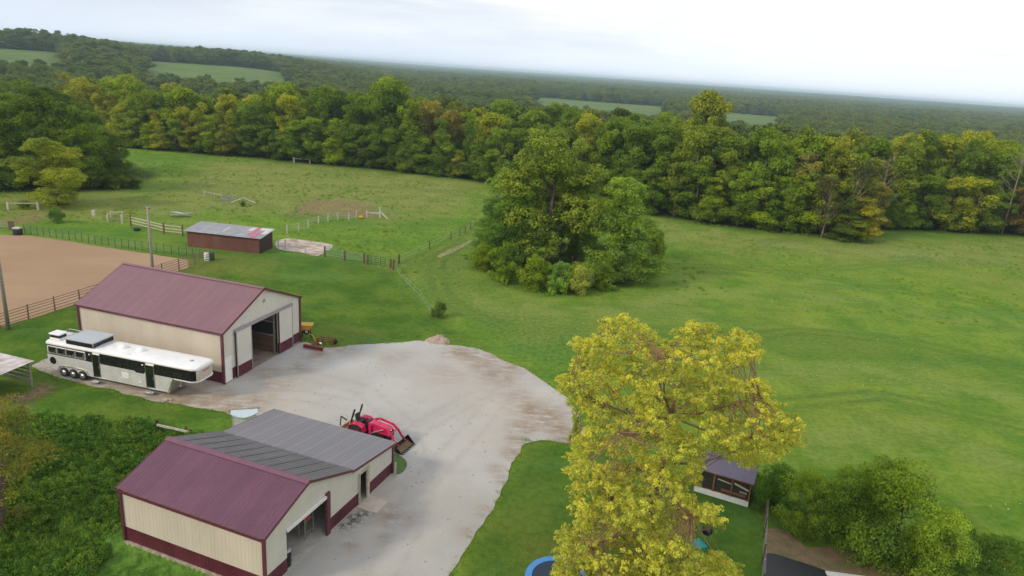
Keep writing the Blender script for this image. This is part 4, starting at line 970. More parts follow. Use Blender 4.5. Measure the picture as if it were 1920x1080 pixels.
# ------------------------------------------------------------------ small things round the yard
def place(mb, name, mtl, label, cat, loc, rz=0, group=None, smooth=False):
    o = mb.build(name, mtl, None, smooth); o.location = loc; o.rotation_euler = (0, 0, rz); return tag(o, label, cat, group)
# gravel heap
x, y = gp(820, 643); bm = bmesh.new(); bmesh.ops.create_icosphere(bm, subdivisions=5, radius=1)
for v in bm.verts:
    p = v.co; f = max(0, p.z); k = noise.noise(Vector((p.x*2.3, p.y*2.3, 4))) * .25 + noise.noise(p * 7) * .07
    rr = math.hypot(p.x, p.y); v.co = Vector((p.x * (1.15 + k), p.y * (1.0 + k), max(-.1, max(0, 1 - rr) ** .9 * (.62 + k * 1.0)) if p.z > 0 else -.15))
me = bpy.data.meshes.new('gravel_heap'); bm.to_mesh(me); bm.free(); me.materials.append(mat('pinkish_gravel', (.37, .29, .23), .95, var=.35, scale=9, bmp=.7)); me.polygons.foreach_set('use_smooth', [True]*len(me.polygons))
o = link('gravel_heap', me, None, (x, y + .5, .0)); tag(o, 'low heap of pinkish gravel at the back edge of the yard', 'heap')
# implements beside the tall barn
def imp(px, py): q = gp(px, py); return (q[0], q[1], .035)
ho = thing('blade_implement', 'dark red flat blade implement lying at the gravel edge by the tall barn', 'implement', imp(588, 656), -.25)
MB().bb((-.95, -.12, .06), (.95, -.04, .32)).bb((-.95, -.12, .26), (.95, .12, .34)).build('blade', M['dark_red'], ho)
MB().bar((-.1, .1, .3), (0, .75, .45), .1, .1).bar((-.35, .1, .3), (0, .75, .45), .07, .07).bar((0, .7, .2), (0, .7, .85), .07, .07).build('hitch_frame', M['dark_red'], ho)
MB().lathe((.30, .42, .35), [(.17, 0), (.17, .22)], 16, 'y').build('gearbox', M['chrome'], ho)
hw = thing('spring_harrow', 'rusty spring tooth harrow frame on the gravel edge beside the dark red blade', 'implement', imp(612, 643), -.1)
for s_ in (-.45, 0, .45): MB().bar((-.75, s_, .30), (.85, s_ + .05, .30), .07, .07).build('beam', M['rust'], hw)
for x in (-.7, -.1, .45, .82): MB().bar((x, -.5, .34), (x + .05, .55, .34), .06, .06).build('crossbar', M['rust'], hw)
for k in range(9):
    x = -.65 + (k % 5) * .34; y = -.45 + (k // 5) * .5
    MB().tube([(x, y, .3), (x - .12, y, .40), (x - .2, y, .22), (x - .05, y, .0)], .022, 5).build('tine', M['tan_paint'] if k % 2 else M['rust'], hw)
MB().lathe((.85, -.1, .22), [(.22, -.06), (.22, .06)], 16, 'y').build('wheel', M['rubber'], hw)
se = thing('seed_spreader', 'yellow hopper spreader with black drum beside the tall barn corner', 'implement', imp(575, 636), .1)
MB().hexa([(-.35, -.3, .95), (.35, -.3, .95), (.35, .3, .95), (-.35, .3, .95)], [(-.62, -.42, 1.45), (.62, -.42, 1.45), (.62, .42, 1.45), (-.62, .42, 1.45)]).build('hopper', M['yellow'], se)
MB().lathe((0, -.2, .72), [(.24, 0), (.27, .05), (.27, .4), (.24, .45)], 18, 'y').build('drum', M['black'], se)
MB().lathe((.05, -.28, .80), [(.12, 0), (.12, .06)], 14, 'y').build('cap', M['chrome'], se)
for s_ in (-.4, .4): MB().bar((s_, .3, 0), (s_ * .8, 0, 1.0), .06, .06).bar((s_, -.35, 0), (s_ * .8, 0, 1.0), .06, .06).build('leg', M['black'], se)
MB().tube([(.3, -.3, .6), (.65, -.5, .55), (.95, -.7, .05)], .05, 8).build('chute', M['yellow'], se)
# covered white tank behind the low barn
x, y = gp(458, 798); bt = thing('covered_tank', 'white tank with pale blue bowed cover and grey beam behind the low barn', 'tank', (x, y, 0), .32)
bt.scale = (.62, .62, .80)
MB().bb((-1.2, -.02, .0), (1.3, .9, .95)).build('tank_wall', M['white'], bt)
mb = MB(); n = 10
for i in range(n):
    a, b_ = i / n, (i + 1) / n; f = lambda t: (-1.35 + 2.8 * t, -.12 - .55 * math.sin(math.pi * t), 1.18 - .2 * math.sin(math.pi * t)); g = lambda t: (-1.35 + 2.8 * t, .55, 1.32)
    A, B, C_, D = f(a), f(b_), g(b_), g(a)
    mb.hexa([A, B, C_, D], [(p[0], p[1], p[2] + .035) for p in (A, B, C_, D)])
mb.build('cover', M['blue_poly'], bt)
MB().bar((-1.55, .56, 1.30), (1.65, .56, 1.36), .12, .10).build('beam', M['wood_grey'], bt)
mb = MB()
for k in range(2): mb.bb((-1.25 + k * 2.5, -.06, 0), (-1.17 + k * 2.5, .0, 1.02))
mb.build('tank_corner', M['white_post'], bt)
# white rail by the weeds
x0, x1 = Vector((*gp(296, 815), 0)), Vector((*gp(350, 826), 0)); wr = thing('white_rail', 'single white rail between dark posts behind the low barn', 'rail', tuple(x0), math.atan2(x1.y - x0.y, x1.x - x0.x))
ln = (x1 - x0).length
for x in (0, ln): MB().bb((x - .06, -.06, -.1), (x + .06, .06, 1.05)).build('post', M['rubber'] if x == 0 else M['wood_brown'], wr)
MB().bar((.06, -.09, .78), (ln + .3, -.09, .72), .05, .15).build('rail', M['white_post'], wr)
# utility poles
for (px, py, hh, lab, tilt) in ((288, 527, 8.2, 'tall bleached utility pole behind the large barn roof', 0), (16, 618, 8.3, 'slim grey pole by the arena fence left of the large barn', 0)):
    x, y = gp(px, py); po = thing('utility_pole', lab, 'pole', (x, y, 0))
    MB().tube([(0, 0, -.3), (0, 0, hh * .5), (0, 0, hh)], [.17, .15, .12], 12).build('shaft', M['wood_grey'], po, True)
    if px > 100:
        MB().bb((-.28, -.05, hh - .25), (.28, .05, hh - .13)).build('crossarm', M['wood_brown'], po)
        for s_ in (-.22, .22): MB().cyl((s_, 0, hh - .13), .05, .16, 8).build('insulator', M['steel'], po)

# ------------------------------------------------------------------ fences
def fence(name, label, pts, post_h, post_s, post_m, rails, rail_r, rail_m, spacing=None, cat='fence', square=True, rail_shape='tube', post_r=None, ends=True):
    """pts: world polyline; posts at every spacing (or at the points only); rails: heights"""
    f = thing(name, label, cat, (pts[0][0], pts[0][1], hz(*pts[0])))
    O = f.location; P = []
    for a, b_ in zip(pts[:-1], pts[1:]):
        L_ = math.dist(a, b_); n = max(1, round(L_ / spacing)) if spacing else 1
        P += [(a[0] + (b_[0]-a[0]) * k / n, a[1] + (b_[1]-a[1]) * k / n) for k in range(n)]
    P.append(pts[-1])
    pr = post_s / 2; rng = random.Random(len(P))
    pm = MB()
    if square: pm.bb((-pr, -pr, -.15), (pr, pr, post_h))
    else: pm.tube([(0, 0, -.15), (0, 0, post_h)], [pr, pr * .9], 8)
    pme = pm.mesh('post', post_m)
    for k, (x, y) in enumerate(P):
        o = link('post', pme, f, (x - O.x, y - O.y, hz(x, y) - O.z)); o.rotation_euler = (rng.uniform(-.02, .02), rng.uniform(-.02, .02), rng.uniform(0, .3) if square else 0)
        o.scale = (1, 1, rng.uniform(.96, 1.05))
    for z in rails:
        for a, b_ in zip(pts[:-1], pts[1:]):
            n = max(1, int(math.dist(a, b_) / 6)); q = [(a[0] + (b_[0]-a[0]) * k / n, a[1] + (b_[1]-a[1]) * k / n) for k in range(n + 1)]
            w = [(x - O.x, y - O.y, hz(x, y) - O.z + z) for x, y in q]
            for c_, d_ in zip(w[:-1], w[1:]):
                mb = MB()
                if rail_shape == 'tube': mb.tube([c_, d_], rail_r, 6)
                else: mb.bar(c_, d_, .04, rail_r * 2)
                mb.build('rail', rail_m, f)
    return f
fence('panel_fence', 'green welded livestock panel fence along the far side of the arena', [gp(47, 440), gp(130, 450), gp(280, 473), gp(350, 482), gp(400, 491)], 1.22, .075, M['green_paint'], (.2, .42, .66, .90, 1.15), .022, M['green_paint'], spacing=.98, square=False)
fence('pipe_fence', 'rusty brown pipe rail fence along the near side of the arena', [(-47.6, 48.5), (-44.3, 57.2), (-41.9, 64.8), (-39.6, 72.6), (-37.5, 80.0), (-36.6, 82.2)], 1.42, .14, M['rust_rail'], (.28, .56, .84, 1.10, 1.34), .032, M['rust_rail'], spacing=2.55, square=False)
fence('rail_fence', 'weathered wooden rail fence running up to the brown shed', [gp(246, 424), gp(308, 439), gp(343, 443)], 1.55, .18, M['wood_brown'], (.45, .85, 1.25), .07, M['wood_pale'], cat='fence', rail_shape='bar')
fence('rail_fence', 'grey rail fence at the left frame edge behind the black trough', [gp(-60, 425), gp(-10, 429), gp(27, 432)], 1.2, .14, M['wood_grey'], (.35, .7, 1.05), .06, M['wood_grey'], rail_shape='bar')
# white gate posts far left
fence('white_rail_fence', 'broken white rail gate before the dark trees at far left', [gp(16, 394), gp(72, 394)], 1.15, .26, M['white_post'], (.98,), .07, M['white_post'], rail_shape='bar')
place(MB().bb((-.2, -.2, -.1), (.2, .2, .75)), 'white_post', M['white_post'], 'lone white post in the rough grass left of the green mesh gate', 'post', (*gp(176, 404), hz(*gp(176, 404))))
fence('mesh_gate', 'green mesh gate with white top rail left of the leaning pole', [gp(203, 418), gp(229, 420)], 1.35, .2, M['wood_pale'], (.25, .45, .65, .85, 1.05), .03, M['green_paint'], cat='gate')
fence('white_top_rail', 'white rail on top of the green mesh gate', [gp(208, 408), gp(230, 409)], 1.0, .12, M['white_post'], (.85,), .06, M['white_post'], cat='rail', rail_shape='bar')
# pasture fence with white posts and wire
fence('wire_fence', 'thin wire fence on white posts crossing the pasture behind the brown shed', [gp(538, 438), gp(560, 433), gp(578, 427), gp(597, 419), gp(615, 415), gp(633, 412), gp(654, 413), gp(668, 409)], 1.25, .16, M['white_post'], (.4, .8, 1.15), .015, M['steel'])
cf = thing('corner_brace', 'white corner brace fence with slanting rail in the middle of the pasture', 'fence', (*gp(688, 408), hz(*gp(688, 408))))
a, b_, c_ = [Vector((*gp(*p), 0)) - Vector((*gp(688, 408), 0)) for p in ((688, 408), (712, 409), (727, 411))]
MB().bb((a.x - .1, a.y - .1, -.1), (a.x + .1, a.y + .1, 1.15)).build('post', M['white_post'], cf); MB().bb((b_.x - .12, b_.y - .12, -.1), (b_.x + .12, b_.y + .12, 1.75)).build('post', M['white_post'], cf)
MB().bar((a.x, a.y, .85), (b_.x, b_.y, .80), .08, .22).build('rail', M['white_post'], cf); MB().bar((b_.x, b_.y, 1.2), (c_.x, c_.y, .05), .08, .2).build('brace', M['white_post'], cf)
# fence in front of the lower pasture
fence('wire_fence', 'white post and wire fence across the muddy apron right of the shed', [gp(522, 467), gp(535, 468), gp(573, 478), gp(609, 484)], 1.2, .15, M['white_post'], (.4, .8, 1.1), .015, M['steel'])
fence('green_rail_fence', 'green rail fence between stout brown posts at the pasture gate', [gp(609, 484), gp(646, 490), gp(682, 495)], 1.4, .26, M['wood_brown'], (.35, .65, .95, 1.2), .05, mat('pale_green_rail', (.13, .22, .12), .6), square=False)
g = fence('pasture_gate', 'dark green tubular gate closing the gap in the pasture fence', [gp(687, 496), gp(722, 501)], 1.15, .06, M['green_paint'], (.15, .4, .65, .9, 1.12), .025, M['green_paint'], spacing=.6, cat='gate', square=False)
for (px, py, hh) in ((732, 504, 1.25), (738, 507, 1.3), (748, 495, 1.2), (689, 497, 1.3)):
    x, y = gp(px, py); place(MB().tube([(0, 0, -.1), (0, 0, hh)], [.14, .13], 8), 'gate_post', M['wood_brown'], 'stout brown wooden post at the end of the green pasture gate', 'post', (x, y, hz(x, y)), 0, 'brown posts round the pasture gate')
fence('wire_fence', 'low wire fence leading from the pasture gate up to the tree clump', [gp(748, 495), gp(805, 468), gp(845, 450), gp(862, 443), gp(872, 438), gp(882, 432), gp(890, 424)], 1.15, .16, M['wood_brown'], (.5, .9), .012, M['steel'], square=False)
fence('wire_fence', 'half buried wire fence line down the lawn edge past the little bush', [gp(740, 508), gp(762, 535), gp(790, 562), (-8.2, 68.9)], 1.0, .06, M['wood_grey'], (.4, .8), .010, M['steel'], spacing=3.5, square=False)
fence('timber_rails', 'short bleached wooden rail piece at the foot of the back woods', [gp(551, 304), gp(581, 306)], 1.3, .3, M['wood_pale'], (.95,), .12, M['wood_pale'], rail_shape='bar')
# loose pipe panels in the pasture
x, y = gp(340, 405); lp = thing('fallen_panels', 'heap of loose galvanised gate panels lying in the pasture behind the shed', 'panels', (x, y, hz(x, y)))
for k, (a, zz) in enumerate(((.2, .12), (.75, .3), (-.5, .45))):
    mb = MB(); c_, s_ = math.cos(a), math.sin(a)
    for j in range(5): mb.tube([(-1.3*c_ - (j-.2)*.25*-s_, -1.3*s_ - (j-.2)*.25*c_, zz + .04*j), (1.3*c_ - (j-.2)*.25*-s_, 1.3*s_ - (j-.2)*.25*c_, zz + .1 + .04*j)], .035, 6)
    for t in (-1.3, 0, 1.3): mb.tube([(t*c_ + .06*s_, t*s_ - .06*c_, zz), (t*c_ - .95*-s_, t*s_ - .95*c_, zz + .15)], .035, 6)
    mb.build('panel', M['steel'], lp)
# ring feeder and crossed rails
x, y = gp(428, 377); rf = thing('hay_ring', 'grey round bale feeder standing in the far pasture', 'feeder', (x, y, hz(x, y)))
for z in (.1, .6, 1.1): MB().lathe((0, 0, z), [(1.05, 0), (1.09, .03), (1.05, .06)], 22, cap=False).build('hoop', M['steel'], rf)
for k in range(12):
    a = k * math.pi / 6; MB().tube([(math.cos(a)*1.05, math.sin(a)*1.05, 0), (math.cos(a)*1.05, math.sin(a)*1.05, 1.15)], .035, 6).build('upright', M['steel'], rf)
x, y = gp(455, 384); br = thing('crossed_rails', 'pale crossed rail brace beside the round feeder in the pasture', 'rails', (x, y, hz(x, y)))
for pa, pb in (((-1.9, 0, .35), (.1, 0, 1.3)), ((.0, 0, 1.3), (2.1, .2, .55))): MB().bar(pa, pb, .10, .18).build('rail', M['white_post'], br)
MB().bb((-.1, -.1, -.1), (.1, .1, 1.3)).build('post', M['wood_grey'], br)
fence('timber_rails', 'thin pale rail line in the dry grass left of the round feeder', [gp(383, 366), gp(402, 370), gp(415, 372)], .9, .12, M['wood_pale'], (.75,), .05, M['wood_pale'], rail_shape='bar')
x, y = gp(677, 410); bm_ = MB().lathe((0, 0, 0), [(.05, .0), (.3, .06), (.4, .25), (.36, .4), (.2, .5), (.03, .52)], 14)
place(bm_, 'yellow_tub', M['yellow'], 'small yellow feed tub by the white corner posts in the pasture', 'tub', (x, y, hz(x, y)), smooth=True)
# barrels and trough
def barrel(px, py, mtl, label):
    x, y = gp(px, py); t = thing('plastic_barrel', label, 'barrel', (x, y, hz(x, y)))
    MB().lathe((0, 0, 0), [(.27, 0), (.30, .03), (.30, .30), (.31, .32), (.30, .35), (.30, .62), (.31, .64), (.30, .67), (.29, .95), (.26, 1.0)], 20).build('drum', mtl, t, True)
    MB().lathe((0, 0, .995), [(.255, 0), (.25, .02)], 20).build('lid', mtl, t)
barrel(388, 491, M['white'], 'white plastic barrel at the corner where the arena fences meet')
barrel(398, 490, M['green_paint'], 'dark green barrel behind the white barrel at the arena corner')
x, y = gp(34, 441); tg = thing('water_trough', 'black round trough with pale lid at the far left arena corner', 'trough', (x, y, hz(x, y)))
MB().lathe((0, 0, 0), [(.5, 0), (.55, .05), (.55, .75), (.5, .8)], 20).build('tank', M['rubber'], tg, True); MB().bb((-.45, -.35, .8), (.4, .35, .95)).build('lid', M['white_post'], tg)
x, y = gp(22, 432); place(MB().bb((-.35, -.05, 0), (.35, .05, 1.2)), 'short_board', M['wood_brown'], 'brown upright board just behind the black trough', 'board', (x, y, hz(x, y)))
x, y = gp(257, 433); place(MB().lathe((0, 0, 0), [(.2, 0), (.42, .02), (.45, .3), (.42, .38), (.2, .38)], 18), 'rubber_tub', M['rubber'], 'black rubber tub at the foot of the wooden rail fence', 'tub', (x, y, hz(x, y)))
# ------------------------------------------------------------------ garden corner, lower right
A, B = Vector((*gp(1330, 929), 0)), Vector((*gp(1402, 951), 0)); d_ = (B - A).normalized(); PH = thing('screened_coop', 'small purple-grey roofed coop with brown screened front and white base boards', 'coop', tuple(B), math.atan2(d_.y, d_.x))
LC, DC, ZC, ZT = 3.3, 2.3, 1.62, 2.25           # local x from -LC to 0, y to the back
for k in range(3): MB().bb((-LC, -.045 - .006 * (k % 2), .02 + k * .125), (0, -.015, .14 + k * .125)).build('base_board', M['white'], PH)
for x in (-.04, -1.12, -2.2, -LC + .04): MB().bb((x - .05, -.05, .39), (x + .05, .05, ZC)).build('post', M['wood_red'], PH)
MB().bb((-LC, -.06, ZC - .02), (.0, .05, ZC + .08)).build('top_rail', M['wood_red'], PH)
MB().bb((-LC + .05, -.0, .38), (-.05, .05, .44)).build('bottom_rail', M['wood_red'], PH)
for x in (-1.07, -2.15, -LC + .09): MB().bb((x, .035, .44), (x + .98, .045, ZC - .02)).build('screen', mat('wire_screen', (.03, .028, .025), .6), PH)
MB().bb((-1.7, .005, .55), (-.25, .03, .72)).build('nest_board', M['wood_red'], PH); MB().bar((-1.0, .01, 1.32), (-.12, .01, 1.08), .02, .12).bar((-2.0, .01, 1.3), (-1.15, .01, 1.2), .02, .07).build('roost', M['wood_pale'], PH)
MB().bb((-.62, .005, .78), (-.2, .03, .92)).build('feeder', M['steel'], PH)
MB().bb((-LC, .06, 0), (-LC + .04, DC, ZC)).build('side_wall', M['white'], PH); MB().bb((-.04, .06, 0), (0, DC, ZC)).build('side_wall', M['dark_brown_and_shade'], PH); MB().bb((-LC, DC - .04, 0), (0, DC, ZC)).build('back_wall', M['wood_brown'], PH)
ys = DC / 2
for k in range(5):
    a, b2_ = -LC - .12 + k * (LC + .24) / 5, -LC - .12 + (k + 1) * (LC + .24) / 5 - .004
    MB().hexa([(a, -.16, ZC + .05), (b2_, -.16, ZC + .05), (b2_, ys, ZT), (a, ys, ZT)], [(a, -.16, ZC + .09), (b2_, -.16, ZC + .09), (b2_, ys, ZT + .04), (a, ys, ZT + .04)]).build('roof_sheet', M['shingle'], PH)
    MB().hexa([(a, DC + .16, ZC + .05), (b2_, DC + .16, ZC + .05), (b2_, ys, ZT), (a, ys, ZT)], [(a, DC + .16, ZC + .09), (b2_, DC + .16, ZC + .09), (b2_, ys, ZT + .04), (a, ys, ZT + .04)]).build('roof_sheet', M['shingle'], PH)
MB().bb((-LC - .13, -.19, ZC + .02), (.13, -.165, ZC + .085)).build('fascia', M['wood_red'], PH)
# trampoline
tp = thing('trampoline', 'round trampoline with bright blue pad on the lawn left of the yellow tree', 'trampoline', (3.28, 29.4, 0))
MB().lathe((0, 0, .72), [(1.28, 0), (1.30, .05), (1.62, .05), (1.64, .0), (1.62, -.03)], 44, cap=False).build('pad', M['blue_pad'], tp)
MB().lathe((0, 0, .735), [(.02, 0), (1.29, .002)], 44).build('jumping_mat', M['navy_mat'], tp)
MB().bb((-.06, -.30, .742), (.02, .1, .746)).bar((0.0, -.05, .745), (.3, -.35, .745), .05, .004).build('mat_mark', M['grey_metal'], tp)
for k in range(6):
    a = k * math.pi / 3 + .2; MB().tube([(math.cos(a)*1.55, math.sin(a)*1.55, .7), (math.cos(a)*1.6, math.sin(a)*1.6, .0)], .03, 8).build('leg', M['steel'], tp)
MB().lathe((0, 0, .67), [(1.58, 0), (1.62, .03), (1.58, .06)], 40, cap=False).build('frame', M['steel'], tp)
x, y = gp(1304, 1032); tt = thing('toy_tub', 'teal plastic toy tub on the lawn under the yellow tree', 'toy', (x, y, 0), .4)
MB().hexa([(-.35, -.3, 0), (.35, -.3, 0), (.35, .3, 0), (-.35, .3, 0)], [(-.42, -.36, .35), (.42, -.36, .35), (.42, .36, .35), (-.42, .36, .35)]).build('tub', M['teal'], tt); bevel(MB().bb((-.45, -.39, .35), (.45, .39, .47)).build('lid', M['teal'], tt), .05)
x, y = gp(1322, 1018); kt = thing('kettle_grill', 'black kettle grill beside the teal tub under the yellow tree', 'grill', (x, y, 0))
MB().lathe((0, 0, .55), [(.05, 0), (.25, .1), (.3, .25), (.28, .4), (.15, .52), (.03, .55)], 18).build('bowl', M['black'], kt, True)
for k in range(3):
    a = k * 2.09; MB().tube([(math.cos(a)*.1, math.sin(a)*.1, .62), (math.cos(a)*.3, math.sin(a)*.3, 0)], .018, 6).build('leg', M['steel'], kt)
# black tarp with a white edge board
tpoly = wpoly([(1430, 1036), (1452, 1040), (1550, 1073), (1580, 1085), (1600, 1140), (1430, 1140)])
tm = sheet('black_tarp', tpoly, .10, .3, M['tarp'], wob=.05, seed=16, res=.3); tag(tm, 'black tarp spread on the ground at the bottom right', 'tarp')
a, b_ = gp(1548, 1078), gp(1700, 1098); mb = MB().bar((0, 0, .06), (b_[0]-a[0], b_[1]-a[1], .06), .35, .10); o = mb.build('white_board', M['white']); o.location = (*a, .02); tag(o, 'long white board at the edge of the black tarp', 'board')
x, y = gp(1432, 1052); place(MB().lathe((0, 0, 0), [(.05, 0), (.07, .03), (.04, .07)], 10), 'white_stone', M['white'], 'small white stone lying on the corner of the black tarp', 'stone', (x, y, .11))
fence('garden_fence', 'thin wire garden fence on wooden posts beside the big shrubs', [gp(1434, 972), gp(1432, 1010), gp(1429, 1060), gp(1427, 1120)], 1.35, .09, M['wood_brown'], (.1, .4, .7, 1.0, 1.3), .008, M['steel'], square=True)

# ------------------------------------------------------------------ plants
def cards(c, nrm, size, tint, rng, asp=.72):
    """leaf-sized four-sided faces; returns verts, quads, tint per vertex"""
    n = len(c); nrm = nrm / (np.linalg.norm(nrm, axis=1, keepdims=True) + 1e-9)
    a = rng.normal(size=(n, 3)); t1 = np.cross(nrm, a); t1 /= np.linalg.norm(t1, axis=1, keepdims=True) + 1e-9
    t2 = np.cross(nrm, t1); s = (size * rng.uniform(.7, 1.3, n))[:, None] / 2
    V = np.stack([c - t1 * s, c - t2 * s * asp + nrm * s * .15, c + t1 * s, c + t2 * s * asp + nrm * s * .15], 1).reshape(-1, 3)
    return V, np.arange(4 * n).reshape(n, 4), np.repeat(tint, 4)
def lobe_leaves(L, per, size, rng, up=.25, shell=(.6, 1.05), flat=.8):
    """L: rows x, y, z, radius, tint"""
    n = len(L); w = L[:, 3] ** 2; cnt = np.maximum(4, (w / w.sum() * per * n)).astype(int)
    idx = np.repeat(np.arange(n), cnt); m = len(idx)
    d = rng.normal(size=(m, 3)); d[:, 2] += up * 1.5; d /= np.linalg.norm(d, axis=1, keepdims=True)
    rr = L[idx, 3] * rng.uniform(*shell, m)
    c = L[idx, :3] + d * rr[:, None] * np.array([1, 1, flat])
    nr = d + rng.normal(size=(m, 3)) * .45 + np.array([0, 0, up])
    t = np.clip(L[idx, 4] + rng.normal(size=m) * .16, 0, 1)
    return cards(c, nr, size, t, rng)
def crown_mesh(name, H, Rr, base, nl, per, leaf, seed, shape='oval', mtl='leaf', lob=(.20, .36), majors=9, gap=.62):
    """a crown of a few big limbs' masses, each broken into leafy lobes, each lobe into leaves"""
    rng = np.random.RandomState(seed); L = []; Mj = []
    env = {'oval': lambda t: math.sin(math.pi * min(1, .20 + t * .72)) ** .7, 'cone': lambda t: max(.16, (1 - t) ** .75),
           'spread': lambda t: min(1, .40 + t * 1.1) * (1 - max(0, t - .6) / .4 * .6), 'dome': lambda t: math.sqrt(max(.06, 1 - t * t * .92))}[shape]
    lean = rng.normal(size=2) * .10
    for k in range(majors):
        t = (k + rng.uniform(0, .8)) / majors; e = env(t); mr = Rr * rng.uniform(.34, .52) * (.65 + .4 * e)
        a = k * 2.39996 + rng.uniform(-.7, .7); rad = max(0, Rr * e - mr) * rng.uniform(.55, 1.12)
        Mj.append((math.cos(a) * rad + lean[0] * Rr * t, math.sin(a) * rad + lean[1] * Rr * t, base * H + t * (1 - base) * H, mr, rng.uniform(.15, .75)))
    Mj.append((lean[0] * Rr, lean[1] * Rr, H * .90, Rr * .34 * env(.85), rng.uniform(.3, .8)))
    w = np.array([q[3] ** 2 for q in Mj]); w /= w.sum()
    for k in range(nl):
        q = Mj[rng.choice(len(Mj), p=w)]; d = rng.normal(size=3); d[2] = d[2] * .8 + .25; d /= np.linalg.norm(d)
        lr = q[3] * rng.uniform(*lob) * 1.15; rr = q[3] * rng.uniform(gap, 1.0)
        z = q[2] + d[2] * rr * .85
        L.append((q[0] + d[0] * rr, q[1] + d[1] * rr, max(z, base * H * .6 + lr * .4), lr, np.clip(q[4] + rng.normal() * .16, 0, 1)))
    L = np.array(L)
    kz = (H) / (L[:, 2] + L[:, 3] * .8).max(); kr = Rr / np.percentile(np.hypot(L[:, 0], L[:, 1]) + L[:, 3], 93)
    L[:, 2] *= kz; L[:, :2] *= kr; L[:, 3] *= (kr + kz) / 2
    V, Q, T = lobe_leaves(L, per, leaf, rng)
    V[:, 2] = np.maximum(V[:, 2], .02 * H * (base > .1))
    return np_mesh(name, V, Q, [M[mtl]], {'tint': T}, smooth=False), L
def trunk_mesh(name, H, r0, L, seed, nb=9, mtl='bark', topf=.75, n=7):
    rng = random.Random(seed); mb = MB()
    pts = [(0, 0, -.4)]; x = y = 0
    for k in range(1, 6): x += rng.uniform(-.02, .02) * H; y += rng.uniform(-.02, .02) * H; pts.append((x, y, H * topf * k / 5))
    mb.tube(pts, [r0 * (1.25 - .2 * i) if i < 5 else r0 * .22 for i in range(6)], n)
    ids = rng.sample(range(len(L)), min(nb, len(L)))
    for i in ids:
        e = Vector(L[i][:3]); z0 = max(H * .12, min(e.z * .7, H * topf * .9)); k = z0 / (H * topf) * 5; a = Vector(pts[int(k)]).lerp(Vector(pts[min(5, int(k) + 1)]), k - int(k))
        midp = a.lerp(e, .5) + Vector((0, 0, -.04 * H)); mb.tube([a, midp, e], [r0 * .42, r0 * .28, r0 * .08], 5)
    return mb.mesh(name, M[mtl], True)
PR = {}
def proto(key, *a, **k):
    tk = k.pop('trunk', {}); cm, L = crown_mesh('crown', *a, **k)
    PR[key] = (cm, trunk_mesh('trunk', a[0], tk.get('r', .28), L, a[6], tk.get('nb', 9), tk.get('mtl', 'bark'), tk.get('topf', .75)), a[0], a[1])
NH, NR = 16.0, 5.0
proto('e0', NH, NR, .10, 120, 95, .40, 1, shape='oval', lob=(.36, .60)); proto('e1', NH, NR, .08, 120, 95, .40, 2, shape='dome', lob=(.36, .60))
proto('e2', NH, NR, .10, 110, 100, .42, 3, shape='oval', lob=(.40, .66), majors=7); proto('e3', NH, NR, .08, 120, 95, .40, 4, shape='cone', lob=(.36, .60), majors=11)
proto('t0', NH, NR, .30, 110, 95, .42, 5, shape='spread', lob=(.36, .62)); proto('t1', NH, NR, .34, 100, 100, .42, 6, shape='oval', lob=(.40, .62), majors=7); proto('t2', NH, NR, .28, 120, 90, .40, 7, shape='spread', lob=(.32, .56), majors=12)
proto('thin', NH, NR, .24, 110, 26, .34, 8, shape='spread', lob=(.26, .46), trunk=dict(nb=34, mtl='bark_pale', r=.20), gap=.5)
proto('big0', NH, NR, .08, 330, 100, .24, 9, shape='oval', lob=(.22, .40), majors=12, trunk=dict(nb=18)); proto('big1', NH, NR, .07, 300, 100, .24, 10, shape='oval', lob=(.22, .40), majors=10, trunk=dict(nb=14)); proto('big2', NH, NR, .06, 320, 95, .24, 13, shape='dome', lob=(.22, .40), majors=13, trunk=dict(nb=16))
proto('sh0', 3.0, 1.8, .03, 230, 90, .070, 31, shape='dome', lob=(.18, .40), majors=9, gap=.4, trunk=dict(r=.05, nb=30)); proto('sh1', 3.0, 1.8, .03, 220, 80, .070, 32, shape='spread', lob=(.18, .38), majors=10, gap=.4, trunk=dict(r=.05, nb=30))
proto('rust', NH, NR, .16, 190, 44, .22, 51, shape='spread', lob=(.24, .42), majors=11, trunk=dict(nb=24, r=.20), gap=.5); proto('cn', NH, NR, .06, 320, 95, .24, 41, shape='cone', lob=(.22, .40), majors=13, trunk=dict(nb=12))
proto('y0', NH, NR, .14, 170, 80, .28, 33, shape='oval', lob=(.24, .42), majors=10)
proto('s0', 3.0, 1.8, .02, 90, 70, .15, 11, shape='dome', lob=(.3, .5), majors=7, trunk=dict(r=.06, nb=16)); proto('s1', 3.0, 1.8, .02, 90, 70, .14, 12, shape='oval', lob=(.3, .5), majors=7, trunk=dict(r=.05, nb=16))
def plant(key, x, y, H, Rr, col, name, label, cat, group=None, rz=None, tr_name='trunk', z=None, trunk=True):
    cm, tm_, h0, r0 = PR[key]
    o = thing(name, label, cat, (x, y, hz(x, y) if z is None else z), random.uniform(0, 6.28) if rz is None else rz, group)
    o.scale = (Rr / r0, Rr / r0, H / h0)
    if trunk: link(tr_name, tm_, o)
    c = link('crown', cm, o); c.color = (*col, 1)
    return o
def h_for(x, y, top_py):
    """tree height that reaches photo row top_py from the ground at x, y"""
    z0 = hz(x, y); lo, hi = z0, 60.0
    for _ in range(30):
        m_ = (lo + hi) / 2
        if to_px(x, y, m_)[1] > top_py: lo = m_
        else: hi = m_
    return lo - z0
def plant_px(key, px, py, top, hw, col, name, label, cat, group=None, **k):
    x, y = gp(px, py); dist = Vector((x, y, CAM_H)).length
    return plant(key, x, y, h_for(x, y, top), hw * dist / F_PX, col, name, label, cat, group, **k)
